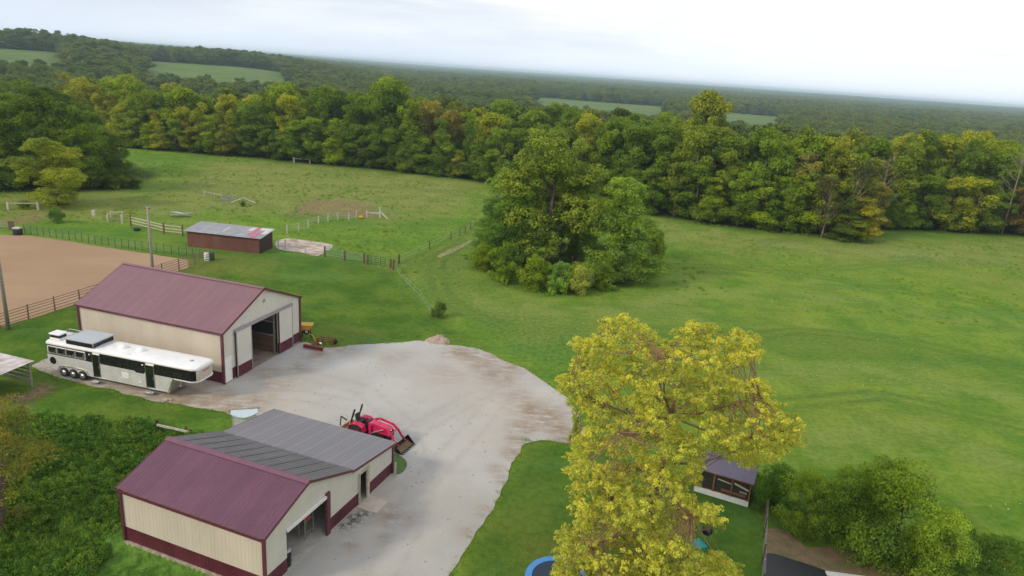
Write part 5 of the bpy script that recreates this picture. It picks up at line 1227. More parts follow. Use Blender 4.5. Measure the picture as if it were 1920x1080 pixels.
G1c, G2c, G3c, G4c = (.235, .335, .030), (.190, .295, .030), (.310, .355, .036), (.140, .230, .032)
YEL, TAN, OLV = (.30, .28, .05), (.44, .33, .12), (.170, .215, .034)

# --- the clump in the middle of the pasture
CG = 'trees of the round clump in the pasture'
plant_px('big0', 1022, 498, 232, 100, (0.238, 0.320, 0.059), 'tall_tree', 'tallest broad olive green tree at the heart of the pasture clump', 'tree')
plant_px('big2', 968, 492, 292, 70, (0.184, 0.311, 0.059), 'clump_tree', 'tall green tree leaning out on the left side of the pasture clump', 'tree')
plant_px('cn', 1155, 524, 332, 84, (0.232, 0.359, 0.059), 'cone_tree', 'rounded yellow green tree standing out at the right of the pasture clump', 'tree')
plant_px('big2', 928, 498, 392, 48, (0.163, 0.304, 0.054), 'clump_tree', 'lower green tree at the left end of the pasture clump', 'tree')
plant_px('big1', 1078, 492, 312, 52, G4c, 'clump_tree', 'tree darkened for the shaded gap between the tallest and the rounded right tree of the clump', 'tree')  # the gap's shade is put into this darker leaf colour
plant_px('big0', 1105, 462, 360, 50, G4c, 'clump_tree', 'dark green tree at the back of the pasture clump behind the rounded tree', 'tree')
for i, (px, py, tp_, hw, col, lab) in enumerate(((905, 505, 455, 30, G1c, 'low bush at the far left foot of the pasture clump'), (950, 527, 455, 40, G2c, 'dark leafy bush at the left foot of the tallest clump tree'),
        (1000, 542, 478, 38, G1c, 'green bush at the front foot of the tallest clump tree'), (1048, 548, 492, 34, (0.232, 0.394, 0.076), 'bright bush at the front edge of the pasture clump'),
        (1085, 550, 498, 30, (0.406, 0.448, 0.109), 'yellowish bush at the front edge of the pasture clump'), (1120, 540, 492, 32, G2c, 'bush between the yellowish bush and the right clump tree'),
        (1205, 515, 470, 28, G2c, 'small bush at the right foot of the rounded clump tree'), (1222, 490, 430, 26, G1c, 'bush at the far right edge of the pasture clump'))):
    plant_px('s0' if i % 2 else 's1', px, py, tp_, hw, col, 'clump_bush', lab, 'bush', tr_name='stem')
x, y = gp(822, 594); plant('s1', x, y, 1.7, 1.0, (0.149, 0.232, 0.059), 'fence_bush', 'small dark bush alone on the lawn edge beyond the yard', 'bush', tr_name='stem')
# --- left: dark grove, pale young tree, sapling
DL = ['dark leafy tree in the dense grove at the far left beyond the arena', 'grove trees at the far left beyond the arena']
grove = [(-20, 352, 168, 60), (28, 350, 172, 55), (78, 348, 165, 58), (128, 350, 182, 52), (172, 352, 205, 46), (205, 350, 248, 34), (0, 330, 150, 60), (60, 325, 148, 60), (118, 322, 162, 55), (165, 325, 190, 50), (-75, 350, 160, 60), (-70, 325, 150, 62), (-140, 340, 160, 65), (198, 330, 235, 32)]
for i, (px, py, tp_, hw) in enumerate(grove):
    front = py > 340
    plant_px(('big0', 'big2', 'big1')[i % 3], px, py, tp_, hw, (G4c, G2c, (.12, .20, .028))[i % 3], 'grove_tree', ('dark', 'deep green', 'mossy green')[i % 3] + (' tree at the front of the dense left grove beyond the arena' if front else ' tree at the back of the dense left grove beyond the arena'), 'tree', DL[1])
plant_px('s0', 222, 352, 305, 28, G4c, 'grove_bush', 'dark bush low at the right end of the left grove', 'bush', tr_name='stem')
plant_px('s1', 245, 352, 330, 20, (0.091, 0.121, 0.040), 'grove_bush', 'flat dark bush trailing off the right end of the left grove', 'bush', tr_name='stem')
plant_px('big1', 106, 386, 256, 60, (.34, .40, .045), 'young_tree', 'light green young tree with bare lower trunk before the dark grove', 'tree')
plant_px('s1', 108, 418, 386, 13, (0.142, 0.282, 0.051), 'sapling', 'small round sapling near the far arena corner', 'tree', tr_name='trunk')
plant_px('s0', 46, 392, 376, 12, G1c, 'gate_bush', 'small bush growing through the broken white rail gate', 'bush', tr_name='stem')
plant_px('s0', 455, 386, 377, 6, G4c, 'tussock_bush', 'tiny dark bush under the crossed pale rails', 'bush', tr_name='stem')
# --- tree line round the pastures
SKY = [(-200, 118), (0, 122), (60, 125), (130, 120), (200, 133), (245, 126), (290, 168), (330, 146), (380, 166), (430, 168), (470, 182), (500, 146), (560, 134), (620, 147), (660, 152), (700, 152), (732, 134), (775, 168), (805, 176), (840, 200),
       (880, 192), (915, 186), (945, 206), (975, 240), (1040, 216), (1100, 196), (1150, 200), (1200, 208), (1230, 216), (1262, 214), (1320, 216), (1360, 238), (1400, 226), (1450, 242), (1500, 230), (1540, 236), (1600, 238), (1650, 252), (1700, 236), (1750, 236), (1800, 236), (1850, 242), (1880, 262), (1920, 272), (2100, 280)]
def sky_row(px):
    return float(np.interp(px, [a for a, _ in SKY], [b for _, b in SKY]))
SPECIAL = [(915, 190, TAN, 'tan gold tree near the middle of the back tree line'), (795, 178, (0.308, 0.294, 0.077), 'pale yellow green tree in the back tree line right of the tall pointed one'), (600, 140, (0.210, 0.182, 0.063), 'brownish tree in the back tree line beside the tall green crown'),
           (1108, 200, (0.329, 0.336, 0.077), 'light yellow tree rising behind the pasture clump'), (1490, 280, (0.280, 0.280, 0.077), 'straw yellow tree in the right tree line'), (1612, 375, (0.280, 0.259, 0.049), 'golden tree low at the foot of the right tree line'),
           (840, 205, (0.252, 0.238, 0.070), 'dull gold tree between the yellow green and the tan gold trees'), (1905, 350, (0.196, 0.154, 0.056), 'russet tinged tree at the right frame edge')]
rng = random.Random(11); line = []
pe = [Vector(p) for p in EDGE_L]
seg = [(pe[i + 1] - pe[i]).length for i in range(len(pe) - 1)]; tot = sum(seg)
def along(s):
    for i, l in enumerate(seg):
        if s <= l or i == len(seg) - 1: d = (pe[i + 1] - pe[i]).normalized(); return pe[i] + d * s, Vector((-d.y, d.x))
        s -= l
for row, (dep, sp) in enumerate(((1.6, 4.2), (6, 6.4), (12, 7.2), (19, 8.5), (28, 10.5))):
    s = rng.uniform(0, 3)
    while s < tot:
        p, nr = along(s); q = p + nr * (dep + rng.uniform(-1.3, 1.3)); s += sp * rng.uniform(.8, 1.25)
        if q.y < 60: continue
        px, pyb = to_px(q.x, q.y, hz(q.x, q.y))
        if px < -120 or px > 2040: continue
        line.append((row, q.x, q.y, px))
ZN = {0: ('understorey tree at the sunlit foot of the back woods', 'low trees along the foot of the back woods'), 1: ('green deciduous tree in the front rank of the back woods', 'trees in the front rank of the back woods'),
      2: ('tall leafy tree in the middle ranks of the back woods', 'trees in the middle ranks of the back woods'), 3: ('tree standing deep in the back woods with only its top showing', 'treetops deep in the back woods')}
used = set()
for row, x, y, px in line:
    need = h_for(x, y, sky_row(px) + rng.uniform(0, 9))
    if row == 0: H = min(need * rng.uniform(.38, .62), 11)
    elif row == 1: H = need * rng.uniform(.66, .95)
    else: H = need * rng.uniform(.86, 1.0)
    if H < 4: continue
    H = min(H, 23); Rr = (H * rng.uniform(.24, .32) if row else H * rng.uniform(.34, .46)) + .4
    if row >= 2: Rr *= 1.1
    k = fbm(np.array([x]), np.array([y]), 28, 31, 2)[0] + rng.uniform(-.28, .28)
    col = G4c if k < .34 else (G2c if k < .46 else (G1c if k < .60 else (G3c if k < .78 else (.250, .280, .036))))
    if px > 1250 and rng.random() < .35: col = tuple(np.array(col) * .4 + np.array(OLV) * .7)
    key = rng.choice(('e0', 'e1', 'e2', 'e3')) if row < 2 else rng.choice(('e0', 't0', 't1', 't2', 'e2'))
    cw = 'dark green' if col == G4c else ('deep green' if col == G2c else ('fresh green' if col == G1c else ('yellow green' if col == G3c else ('pale green' if col[0] > .24 else 'olive green'))))
    zw = next(w for lim, w in ((230, 'behind the dark left grove'), (430, 'beyond the left pasture'), (700, 'behind the short bleached rail'), (950, 'just left of the pasture clump'), (1240, 'straight behind the pasture clump'),
        (1500, 'just right of the pasture clump'), (1700, 'near the golden bush'), (9999, 'towards the right frame edge')) if px < lim)
    lab = cw + (' low tree at the woods edge ', ' front rank tree of the woods ', ' tree in the middle of the woods ', ' treetop deep in the woods ', ' treetop at the back of the woods ')[row] + zw
    grp = lab; cat = 'tree'; nm = 'woodland_tree'
    top_py = to_px(x, y, hz(x, y) + H)[1]
    for j, (sx, sy, sc2, sl_) in enumerate(SPECIAL):
        if j not in used and abs(px - sx) < 13 and abs(top_py - sy) < (16 if sy < 260 else 40) and row != 4:
            used.add(j); col = sc2; lab = sl_; grp = None; Rr = max(Rr, 4.6)
    if row == 0: nm = 'understorey_tree'
    plant(key, x, y, H, Rr, col, nm, lab, cat, grp)
print('tree line', len(line), 'special used', used)
def at_bearing(px, dist):
    d = rt * ((px - 960) / F_PX) + fw; d = Vector((d.x, d.y)).normalized(); return d.x * dist, d.y * dist
# emergent tree and dead trees
x, y = at_bearing(1285, 160); plant('t1', x, y, h_for(x, y, 167), 6.0, (.26, .31, .045), 'emergent_tree', 'tall olive tree with bare trunk rising above the right woods', 'tree')
def dead_tree(px, dist, top, label, seed):
    rg_ = random.Random(seed); x, y = at_bearing(px, dist); H = h_for(x, y, top)
    o = thing('dead_tree', label, 'tree', (x, y, hz(x, y)))
    MB().tube([(0, 0, -.3), (.1, 0, H * .35), (.3, .1, H * .7), (.35, .1, H)], [.16, .12, .07, .02], 7).build('trunk', M['bark_pale'], o, True)
    mb = MB()
    for k in range(26):
        z = H * rg_.uniform(.3, .95); a = rg_.uniform(0, 6.28); l = (H - z) * .22 + .8; e = Vector((.3 + math.cos(a) * l, .1 + math.sin(a) * l, z + l * .9)); s_ = Vector((.2, .05, z))
        mb.tube([s_, s_.lerp(e, .5) + Vector((0, 0, -.15 * l)), e], [.045, .03, .01], 4)
        for j in range(4):
            b0 = s_.lerp(e, rg_.uniform(.35, .9)); a2 = a + rg_.uniform(-1, 1); l2 = l * .4; mb.tube([b0, b0 + Vector((math.cos(a2) * l2, math.sin(a2) * l2, l2 * .9))], [.03, .008], 3)
    mb.build('branches', M['bark_pale'], o)
dead_tree(1612, 147.5, 292, 'bare pinkish dead tree in front of the right woods', 1); dead_tree(1558, 145, 318, 'thin bare dead tree left of the larger dead one', 2)
dead_tree(1850, 171, 262, 'bare brown dead tree near the right frame edge', 3)
plant_px('thin', 1590, 446, 300, 44, (.10, .12, .035), 'sparse_tree', 'sparse grey green tree with pale branches at the foot of the right woods', 'tree')
plant_px('thin', 1540, 446, 330, 34, (.11, .115, .045), 'sparse_tree', 'half bare dull tree left of the sparse grey green one', 'tree')
plant_px('e1', 1608, 448, 368, 42, (.36, .35, .040), 'golden_bush', 'golden green bush at the very foot of the right woods', 'bush', tr_name='stem')
plant_px('e1', 1585, 450, 402, 40, (.20, .27, .034), 'edge_bush', 'olive bush in front of the golden bush at the wood edge', 'bush', tr_name='stem')
plant_px('s1', 575, 300, 262, 13, (.34, .26, .06), 'yellow_sapling', 'small bright yellow sapling at the foot of the back woods', 'tree')
# --- far woods: trees beyond the ones that can be told apart, as one mass
LEAFCOLS = ((.050, .085, .022), (.075, .110, .030), (.040, .070, .024), (.095, .105, .038))
mt = bpy.data.materials.new('far_foliage'); mt.use_nodes = True; nt = mt.node_tree; bs = nt.nodes['Principled BSDF']
oi = N(nt, 'ShaderNodeObjectInfo'); rp = N(nt, 'ShaderNodeValToRGB'); rp.color_ramp.interpolation = 'LINEAR'
for i, (p_, c_) in enumerate(((0, (.060,.115,.032)), (.4, (.105,.165,.040)), (.75, (.135,.195,.034)), (1, (.200,.190,.050)))):
    e = rp.color_ramp.elements[i] if i < 2 else rp.color_ramp.elements.new(p_); e.position = p_; e.color = (*c_, 1)
loc_n = noise_n(nt, .018, 3, .6, vec=oi.outputs['Location']); nt.links.new(math_n(nt, 'MULTIPLY_ADD', oi.outputs['Random'], .45, math_n(nt, 'MULTIPLY_ADD', loc_n, 1.6, -.52)), rp.inputs[0]); t_ = attr(nt, 'tint')
c = mixc(nt, ramp(nt, t_, .1, .9), mixc(nt, 1, rp.outputs[0], (.72, .80, .9), 'MULTIPLY'), mixc(nt, 1, rp.outputs[0], (1.3, 1.12, .8), 'MULTIPLY'))
nt.links.new(c, bs.inputs['Base Color']); bs.inputs['Roughness'].default_value = .7; bs.inputs['Specular IOR Level'].default_value = .15
M['far_leaf'] = mt
def scatter(name, P, S, rotz, idx, sources, mtl=None):
    """one object: instances of the given source objects' geometry on the points P"""
    me = bpy.data.meshes.new(name); me.vertices.add(len(P)); me.vertices.foreach_set('co', np.asarray(P, np.float32).ravel())
    for an, ty, av in (('scl', 'FLOAT_VECTOR', S), ('rz', 'FLOAT', rotz), ('pick', 'INT', idx)):
        a = me.attributes.new(an, ty, 'POINT'); a.data.foreach_set('vector' if ty == 'FLOAT_VECTOR' else 'value', np.asarray(av, np.int32 if ty == 'INT' else np.float32).ravel())
    me.update(); o = link(name, me)
    ng = bpy.data.node_groups.new(name + '_scatter', 'GeometryNodeTree')
    ng.interface.new_socket('Geometry', in_out='INPUT', socket_type='NodeSocketGeometry'); ng.interface.new_socket('Geometry', in_out='OUTPUT', socket_type='NodeSocketGeometry')
    gi_, go = ng.nodes.new('NodeGroupInput'), ng.nodes.new('NodeGroupOutput'); jn = ng.nodes.new('GeometryNodeJoinGeometry')
    def na(n, ty):
        a = ng.nodes.new('GeometryNodeInputNamedAttribute'); a.data_type = ty; a.inputs[0].default_value = n; return a.outputs[0]
    sc_n, rz_n, pk = na('scl', 'FLOAT_VECTOR'), na('rz', 'FLOAT'), na('pick', 'INT')
    cx = ng.nodes.new('ShaderNodeCombineXYZ'); ng.links.new(rz_n, cx.inputs[2])
    for k, src in enumerate(sources):
        oi = ng.nodes.new('GeometryNodeObjectInfo'); oi.inputs[0].default_value = src; oi.transform_space = 'ORIGINAL'
        geo = oi.outputs['Geometry']
        if mtl:
            sm = ng.nodes.new('GeometryNodeSetMaterial'); sm.inputs['Material'].default_value = mtl; ng.links.new(geo, sm.inputs[0]); geo = sm.outputs[0]
        cmp_ = ng.nodes.new('FunctionNodeCompare'); cmp_.data_type = 'INT'; cmp_.operation = 'EQUAL'; ng.links.new(pk, cmp_.inputs[2]); cmp_.inputs[3].default_value = k
        ip = ng.nodes.new('GeometryNodeInstanceOnPoints'); ng.links.new(gi_.outputs[0], ip.inputs['Points']); ng.links.new(cmp_.outputs[0], ip.inputs['Selection'])
        ng.links.new(geo, ip.inputs['Instance']); ng.links.new(cx.outputs[0], ip.inputs['Rotation']); ng.links.new(sc_n, ip.inputs['Scale']); ng.links.new(ip.outputs[0], jn.inputs[0])
    ng.links.new(jn.outputs[0], go.inputs[0])
    md = o.modifiers.new('scatter', 'NODES'); md.node_group = ng
    return o
rs = np.random.RandomState(5); PX, PY, SC = [], [], []
r = 192.0
while r < 9500:
    sp = 8.6 if r < 700 else (10.5 if r < 1500 else 10.5 * (r / 1500) ** .85)
    n = int(r * 1.9 / sp); a = np.linspace(-.95, .95, n) + rs.uniform(-.5, .5, n) * 1.9 / n
    rr = r + rs.uniform(-.5, .5, n) * sp; PX.append(rr * np.sin(a)); PY.append(rr * np.cos(a)); SC.append(np.full(n, sp / 7.6)); r += sp * .95
PX, PY, SC = np.concatenate(PX), np.concatenate(PY), np.concatenate(SC)
# keep clear of the pasture, the tree-line trees and the distant fields
keepw = (sdf([tuple(p) for p in EDGE_L] + [(400, 220), (400, -50), (-400, -50), (-400, 260)], PX, PY) > 34) & (clear_mask(PX, PY, 6) < .4)
PX, PY, SC = PX[keepw], PY[keepw], SC[keepw]; PZ = height(PX, PY); n = len(PX)
Hs = rs.uniform(10.5, 18.5, n) * (1 + .55 * (fbm(PX, PY, 70, 6) - .5)); Rs = rs.uniform(4.2, 7.2, n) * SC
S = np.stack([Rs / NR, Rs / NR, Hs / NH], -1)
crowns = {}
for ob in bpy.data.objects:
    if ob.type == 'MESH' and ob.data.name.startswith('crown') and ob.data.name not in crowns: crowns[ob.data.name] = ob
srcs = [crowns[PR[k][0].name] for k in ('e0', 'e1', 'e2', 't0', 't1')]
# the nearest belt of these are still trees of their own
d0 = np.hypot(PX, PY); order = np.argsort(d0); colp = bearing_col(PX, PY)
belt = [i for i in order if -20 < colp[i] < 1940 and d0[i] < 420][:95]
print('belt', len(belt), 'far', n)
for i in belt:
    k = ('e0', 'e1', 'e2', 't0', 't1')[rs.randint(5)]
    plant(k, PX[i], PY[i], Hs[i], Rs[i], (G4c, G2c, (.065, .098, .026), OLV)[rs.randint(4)], 'woodland_tree', 'hazy tree in the wooded valley beyond the back tree line', 'tree', 'trees in the valley beyond the tree line', trunk=False)
sel = np.ones(n, bool); sel[belt] = False
fwd = scatter('distant_forest', np.stack([PX, PY, PZ - .5], -1)[sel], S[sel], rs.uniform(0, 6.28, n)[sel], rs.randint(0, 5, n)[sel], srcs, M['far_leaf'])
tag(fwd, 'unbroken hazy forest rolling away to the horizon', 'forest', None, 'stuff')

# --- the big yellow maple in front
MX, MY, MH = 7.5, 29.5, 15.0
OUT = [(1040,722),(1072,692),(1068,652),(1102,625),(1130,640),(1136,600),(1175,590),(1205,612),(1232,628),(1258,640),(1296,604),(1325,600),(1350,622),(1388,618),(1422,640),(1418,676),(1384,700),(1440,722),(1455,755),(1490,790),(1502,830),(1480,858),(1430,868),
       (1400,888),(1370,862),(1326,852),(1312,886),(1300,930),(1345,955),(1358,995),(1306,990),(1325,1035),(1380,1060),(1392,1100),(1350,1190),(1050,1190),(1046,1060),(1040,1010),(1078,960),(1062,900),(1062,850),(1098,800),(1074,762)]
HOLES = [(1316, 1020, 30, 26), (1128, 862, 26, 22), (1180, 740, 20, 14), (1290, 800, 26, 14), (1190, 900, 14, 14), (1100, 940, 12, 16), (1240, 700, 12, 10)]
rg_ = np.random.RandomState(3); L = []
ox, oy = [p[0] for p in OUT], [p[1] for p in OUT]
tries = 90000
z = rg_.uniform(2.4, MH, tries); t = (z - 2.4) / (MH - 2.4); Rz = 7.4 * np.minimum(1, .90 + t) * (1 - np.maximum(0, t - .5) / .5 * .45)
a = rg_.uniform(0, 6.28, tries); rad = Rz * np.sqrt(rg_.uniform(.03, 1, tries)); x, y = MX + np.cos(a) * rad, MY + np.sin(a) * rad
D = np.stack([x, y, z - CAM_H], -1); wv = D @ np.array(fw); ppx = 960 + F_PX * (D @ np.array(rt)) / wv; ppy = 540 - F_PX * (D @ np.array(up)) / wv
ok = sdf(OUT, ppx, ppy) < -4 - 7 * rg_.uniform(0, 1, tries)
for hx, hy, hw, hh in HOLES: ok &= ((ppx - hx) / hw) ** 2 + ((ppy - hy) / hh) ** 2 > 1
cell = {}
for i in np.nonzero(ok)[0]:
    lr = rg_.uniform(.26, .48); key = (int(ppx[i] // 26), int(ppy[i] // 26)); cap = 3 + (key[0] * 7 + key[1] * 13) % 4
    if cell.get(key, 0) >= cap or len(L) >= 1700: continue
    if any((x[i] - q[0]) ** 2 + (y[i] - q[1]) ** 2 + (z[i] - q[2]) ** 2 < .36 ** 2 for q in L): continue
    cell[key] = cell.get(key, 0) + 1; L.append((x[i], y[i], z[i], lr, .2 + .6 * rg_.uniform()))
print('maple lobes', len(L), tries)
L = np.array(L); Ll = L.copy(); Ll[:, 0] -= MX; Ll[:, 1] -= MY
mp_ = thing('maple_tree', 'big yellow green maple in the foreground right of the gravel yard', 'tree', (MX, MY, 0))
# irregular leaf bunches: each bunch breaks into smaller sprays
sub = []
for q in Ll:
    for k in range(6):
        d = rg_.normal(size=3); d /= np.linalg.norm(d); d[2] = abs(d[2]) * .8 - .15
        sub.append((*(q[:3] + d * q[3] * rg_.uniform(.5, 1.35)), rg_.uniform(.10, .18), np.clip(q[4] + rg_.normal() * .14, 0, 1)))
sub = np.array(sub)
V, Q, T_ = lobe_leaves(sub, 26, .105, rg_, up=.45, shell=(.55, 1.1), flat=.7)
cm = np_mesh('maple_crown', V, Q, [M['maple_leaf']], {'tint': T_}, smooth=False); link('crown', cm, mp_)
mb = MB(); ax = [(0, 0, -.3), (.05, .1, 2.5), (-.05, .1, 5), (.12, 0, 7.6), (.15, .0, 10.2)]
mb.tube(ax, [.30, .22, .17, .12, .07], 10); mb.build('trunk', M['bark_red'], mp_, True)
axv = [Vector(p) for p in ax]
def on_axis(z):
    for a, b_ in zip(axv[:-1], axv[1:]):
        if z <= b_.z: return a.lerp(b_, max(0, (z - a.z) / (b_.z - a.z)))
    return axv[-1]
pick = [int(np.argmax(Ll[:, 2]))]
while len(pick) < 26:
    dmin = np.min([np.linalg.norm(Ll[:, :3] - Ll[p, :3], axis=1) for p in pick], axis=0); pick.append(int(np.argmax(dmin)))
limbs = []
for p in pick:
    e = Vector(Ll[p, :3]); hd = math.hypot(e.x, e.y); s_ = on_axis(min(10.1, max(2.6, e.z + hd * (.12 if e.x > 1.5 else -.30))))
    m1 = s_.lerp(e, .35) + Vector((0, 0, -.35)); m2 = s_.lerp(e, .7) + Vector((rg_.uniform(-.3, .3), rg_.uniform(-.3, .3), -.2)); limbs.append([s_, m1, m2, e])
    MB().tube([s_, m1, m2, e], [.065, .045, .03, .012], 6).build('limb', M['bark_red'], mp_, True)
tw = MB()
for q in Ll:
    e = Vector(q[:3]); best = min(((e - l[i].lerp(l[i + 1], t)).length, l[i].lerp(l[i + 1], t)) for l in limbs for i in range(3) for t in (.2, .6, 1.0)) if False else None
    bd = 1e9
    for l in limbs:
        for i in range(3):
            for t in (.1, .3, .5, .7, .9):
                c_ = l[i].lerp(l[i + 1], t); d2 = (e - c_).length
                if d2 < bd: bd, bp = d2, c_
    tw.tube([bp, bp.lerp(e, .55) + Vector((0, 0, -.08)), e], [.018, .013, .006], 4, caps=False)
o = tw.build('twigs', M['bark_red'], mp_); o['kind'] = 'stuff'

# --- rust coloured tree poking in at the left edge
plant_px('rust', 2, 985, 742, 84, (.25, .245, .045), 'rusty_tree', 'olive and rust coloured tree poking in at the lower left edge', 'tree')
plant_px('rust', -60, 900, 738, 78, (.25, .22, .05), 'rusty_tree', 'second rust tinged tree half out of the frame at the left', 'tree')
# --- big shrubs, lower right
plant_px('sh0', 1448, 952, 868, 50, (.12, .24, .045), 'vine_shrub', 'dark green vine covered shrub against the side of the coop', 'shrub', tr_name='stem')
plant_px('sh1', 1500, 1000, 882, 62, (0.274, 0.392, 0.050), 'large_shrub', 'yellow green shrub right of the coop with bare soil at its foot', 'shrub', tr_name='stem')
plant_px('sh0', 1580, 1022, 885, 72, (0.222, 0.348, 0.046), 'large_shrub', 'middle one of the big shrubs at lower right', 'shrub', tr_name='stem')
plant_px('sh1', 1672, 1058, 862, 100, (0.212, 0.323, 0.046), 'large_shrub', 'largest and darkest leafy shrub at lower right', 'shrub', tr_name='stem')
plant_px('sh0', 1745, 1090, 950, 58, (0.291, 0.419, 0.062), 'large_shrub', 'lighter rightmost shrub fading into the pasture at lower right', 'shrub', tr_name='stem')
plant_px('s0', 1078, 826, 765, 13, (0.421, 0.474, 0.105), 'yard_sapling', 'small yellow green sapling at the gravel point under the maple', 'bush', tr_name='stem')

# --- weeds and grass
def tuft_mesh(name, nb, h, spread, w, seed, mtl):
    rg = np.random.RandomState(seed); V = []; T = []
    for k in range(nb):
        a = rg.uniform(0, 6.28); r_ = spread * math.sqrt(rg.uniform()); x, y = math.cos(a) * r_, math.sin(a) * r_; l = h * rg.uniform(.6, 1.15); b_ = rg.uniform(0, 6.28); dx, dy = math.cos(b_) * w, math.sin(b_) * w
        lx, ly = rg.normal() * l * .35, rg.normal() * l * .35; V += [(x - dx, y - dy, -.02), (x + dx, y + dy, -.02), (x + lx + dx * .3, y + ly + dy * .3, l), (x + lx - dx * .3, y + ly - dy * .3, l)]; T += [rg.uniform()] * 4
    return np_mesh(name, np.array(V), np.arange(len(V)).reshape(-1, 4), [mtl], {'tint': np.array(T)}, smooth=False)
def fixed_leaf(name, cols, trans=.15):
    mt = leaf_mat(name, False, cols[0], trans=trans); nt = mt.node_tree
    rgb = [n_ for n_ in nt.nodes if n_.type == 'RGB'][0]; oi = N(nt, 'ShaderNodeObjectInfo'); rp = N(nt, 'ShaderNodeValToRGB')
    for i, c_ in enumerate(cols):
        e = rp.color_ramp.elements[i] if i < 2 else rp.color_ramp.elements.new(i / (len(cols) - 1)); e.position = i / (len(cols) - 1); e.color = (*c_, 1)
    nt.links.new(oi.outputs['Random'], rp.inputs[0])
    for l in list(rgb.outputs[0].links): nt.links.new(rp.outputs[0], l.to_socket)
    return mt
M['grass'] = fixed_leaf('grass_blades', ((.17, .32, .032), (.23, .37, .045), (.29, .37, .070)))
M['weeds'] = fixed_leaf('tall_weed_leaves', ((.060, .145, .026), (.090, .195, .032), (.135, .235, .040)))
def src(name, me, x, y, label):
    o = link(name, me, None, (x, y, hz(x, y))); return tag(o, label, 'grass', 'grass clumps at the yard edge', 'stuff')
ta = src('grass_tuft', tuft_mesh('grass_tuft', 34, .26, .30, .018, 1, M['grass']), *gp(985, 826), 'tuft of grass at the gravel edge')
tb = src('grass_tuft', tuft_mesh('grass_tuft', 46, .42, .42, .024, 2, M['grass']), *gp(1070, 760), 'taller tuft of grass at the gravel edge')
wl, wL = crown_mesh('weed_mound', .70, .75, .0, 26, 60, .060, 21, shape='dome', lob=(.35, .6), majors=6); wl.materials[0] = M['weeds']
tc_ = link('weed_mound', wl, None, (*gp(300, 900), 0)); tc_.location = (-19.5, 38.5, hz(-19.5, 38.5)); tag(tc_, 'leafy weed clump behind the low barn', 'weeds', None, 'stuff')
def poly_points(poly, n, seed):
    rg = np.random.RandomState(seed); P = np.array(poly); x = rg.uniform(P[:, 0].min(), P[:, 0].max(), n); y = rg.uniform(P[:, 1].min(), P[:, 1].max(), n)
    k = sdf([tuple(p) for p in poly], x, y) < 0; return x[k], y[k]
def strew(name, x, y, s, idx, sources, label, cat, mtl=None, zs=1.0, seed=1):
    rg = np.random.RandomState(seed); s = s * rg.uniform(.65, 1.35, len(x))
    o = scatter(name, np.stack([x, y, height(x, y)], -1), np.stack([s, s, s * zs * rg.uniform(.7, 1.3, len(x))], -1), rg.uniform(0, 6.28, len(x)), idx, sources, mtl); return tag(o, label, cat, None, 'stuff')
x, y = poly_points(WEEDS, 5200, 4); lx = (x - B2_O[0]) * math.cos(B2_RZ) + (y - B2_O[1]) * math.sin(B2_RZ); ly = -(x - B2_O[0]) * math.sin(B2_RZ) + (y - B2_O[1]) * math.cos(B2_RZ)
path_d = sdf(wpoly([(170,1100),(150,1060),(215,1000),(240,1040),(420,1090),(300,1130)]), x, y)
k = ~((lx > -1.0) & (ly < LB + .6)) & (path_d > .2); x, y = x[k], y[k]
strew('tall_weeds', x, y, np.interp(fbm(x, y, 3.5, 41), [.3, .7], [.4, 1.3]), (np.random.RandomState(77).uniform(size=len(x)) < .5).astype(int), [tc_, tb], 'dense dark green weeds covering the bank left of the low barn', 'weeds', zs=.85, seed=2)
CORNER = wpoly([(1740,1010),(1800,985),(1880,1000),(1990,1020),(1990,1130),(1740,1130)])
x, y = poly_points(CORNER, 1300, 31); k = sdf(CORNER, x, y) < -1.2 * fbm(x, y, 1.5, 33); x, y = x[k], y[k]
strew('corner_weeds', x, y, np.interp(fbm(x, y, 2.5, 42), [.3, .7], [.4, 1.0]), (np.random.RandomState(78).uniform(size=len(x)) < .6).astype(int), [tc_, tb], 'rough tall weeds in the pasture beside the rightmost shrub', 'weeds', zs=.8, seed=32)
# pasture tufts thicken with the rough grass
PAST = wpoly([(-60,356),(240,352),(240,276),(500,300),(850,335),(1230,405),(1600,450),(1925,446),(1925,1090),(1780,1100),(1700,900),(1430,860),(1300,640),(1000,640),(900,560),(760,520),(620,480),(540,440),(340,440),(200,425),(-60,420)])
x, y = poly_points(PAST, 30000, 9); k = (sdf(CLUMPP, x, y) > 0) & (sdf(MUDPAD, x, y) > .3) & (sdf(BARE, x, y) > 0) & (fbm(x, y, 6, 44) + np.random.RandomState(2).uniform(-.25, .25, len(x)) > .47)
k &= (y > 78) | (x < -4); x, y = x[k], y[k]; strew('pasture_grass', x, y, np.interp(fbm(x, y, 9, 45), [.3, .7], [.25, .62]), np.random.RandomState(3).randint(0, 2, len(x)), [ta, tb], 'rough tufted grass all over the pasture', 'grass', seed=3)
# ragged grass fringe round the yard
P = spline_pts(GRAVEL, .12, .35, 5); rg = np.random.RandomState(8); P = P[rg.uniform(size=len(P)) < .75]; x, y = P[:, 0] + rg.normal(size=len(P)) * .16, P[:, 1] + rg.normal(size=len(P)) * .16
def in_barn(x, y):
    o_ = np.zeros(x.shape, bool)
    for (bx, by), rz_, Wb, Lb in ((B1_O, B1_RZ, W1, L1), (B2_O, B2_RZ, XF, LB)):
        ax_ = (x - bx) * math.cos(rz_) + (y - by) * math.sin(rz_); ay_ = -(x - bx) * math.sin(rz_) + (y - by) * math.cos(rz_); o_ |= (ax_ > -.3) & (ax_ < Wb + .3) & (ay_ > -1.2) & (ay_ < Lb + .3)
    return o_
k = ~in_barn(x, y); x, y = x[k], y[k]; strew('edge_grass', x, y, np.full(len(x), .42), np.zeros(len(x), int), [ta], 'ragged grass fringe round the gravel yard', 'grass', seed=7, zs=.7)
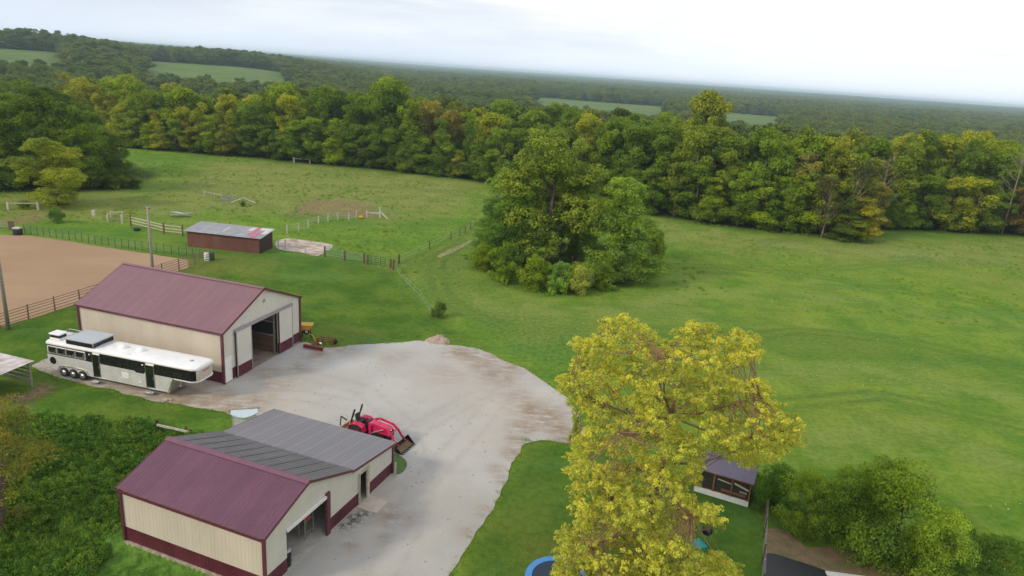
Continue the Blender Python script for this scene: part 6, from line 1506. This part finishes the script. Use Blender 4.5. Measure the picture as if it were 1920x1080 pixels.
# wildflowers in the rough grass, loose stones on the yard
def specks(name, polys, n, size, z, mtl, label, cat, seed):
    rg = np.random.RandomState(seed); C_ = []
    for pl, m_ in zip(polys, n):
        x, y = poly_points(pl, m_, seed); k = fbm(x, y, 14, seed) > .52; x, y = x[k], y[k]; C_.append(np.stack([x, y, height(x, y) + rg.uniform(z[0], z[1], len(x))], -1))
    C_ = np.concatenate(C_); nr = rg.normal(size=C_.shape) * .3 + np.array([0, -.4, 1]); V, Q, T_ = cards(C_, nr, size, np.zeros(len(C_)), rg, 1)
    return tag(link(name, np_mesh(name, V, Q, [mtl], smooth=False)), label, cat, None, 'stuff')
specks('wildflowers', [PAST, DRYM, PALER], [3500, 2500, 2600], .10, (.05, .2), mat('white_petals', (.40, .44, .28), .7), 'scattered white wildflowers in the rough pasture', 'flowers', 15)
rg = np.random.RandomState(19); x, y = poly_points(GRAVEL, 900, 19); k = ~in_barn(x, y) & (sdf(GRAVEL, x, y) < -.3); x, y = x[k], y[k]; mb = MB()
for a, b_ in zip(x, y):
    s_ = rg.uniform(.02, .055); mb.hexa([(a-s_, b_-s_, .03), (a+s_, b_-s_*.7, .03), (a+s_*.8, b_+s_, .03), (a-s_, b_+s_*.8, .03)], [(a-s_*.6, b_-s_*.5, .03+s_), (a+s_*.5, b_-s_*.5, .035+s_*.8), (a+s_*.5, b_+s_*.6, .03+s_), (a-s_*.6, b_+s_*.5, .04+s_*.8)])
o = mb.build('loose_stones', mat('grey_stones', (.33, .31, .28), .9, var=.3, scale=2)); tag(o, 'loose stones scattered over the gravel yard', 'stones', None, 'stuff')

# ------------------------------------------------------------------ haze: one closed box of thin blue air
hb = MB().bb((-9000, -300, -40), (9000, 14500, 46)).build('haze', bpy.data.materials.new('haze_air'))
hm = hb.data.materials[0]; hm.use_nodes = True; nt = hm.node_tree
for n_ in list(nt.nodes):
    if n_.type == 'BSDF_PRINCIPLED': nt.nodes.remove(n_)
pv = N(nt, 'ShaderNodeVolumePrincipled'); pv.inputs['Color'].default_value = (.68, .86, 1.0, 1); pv.inputs['Density'].default_value = .00017; pv.inputs['Anisotropy'].default_value = .2
nt.links.new(pv.outputs[0], nt.nodes['Material Output'].inputs['Volume'])
tag(hb, 'thin bluish summer haze over the far forest', 'haze', None, 'stuff')
print('objects', len(bpy.data.objects), 'tris', sum(len(m_.polygons) for m_ in bpy.data.meshes) * 2)
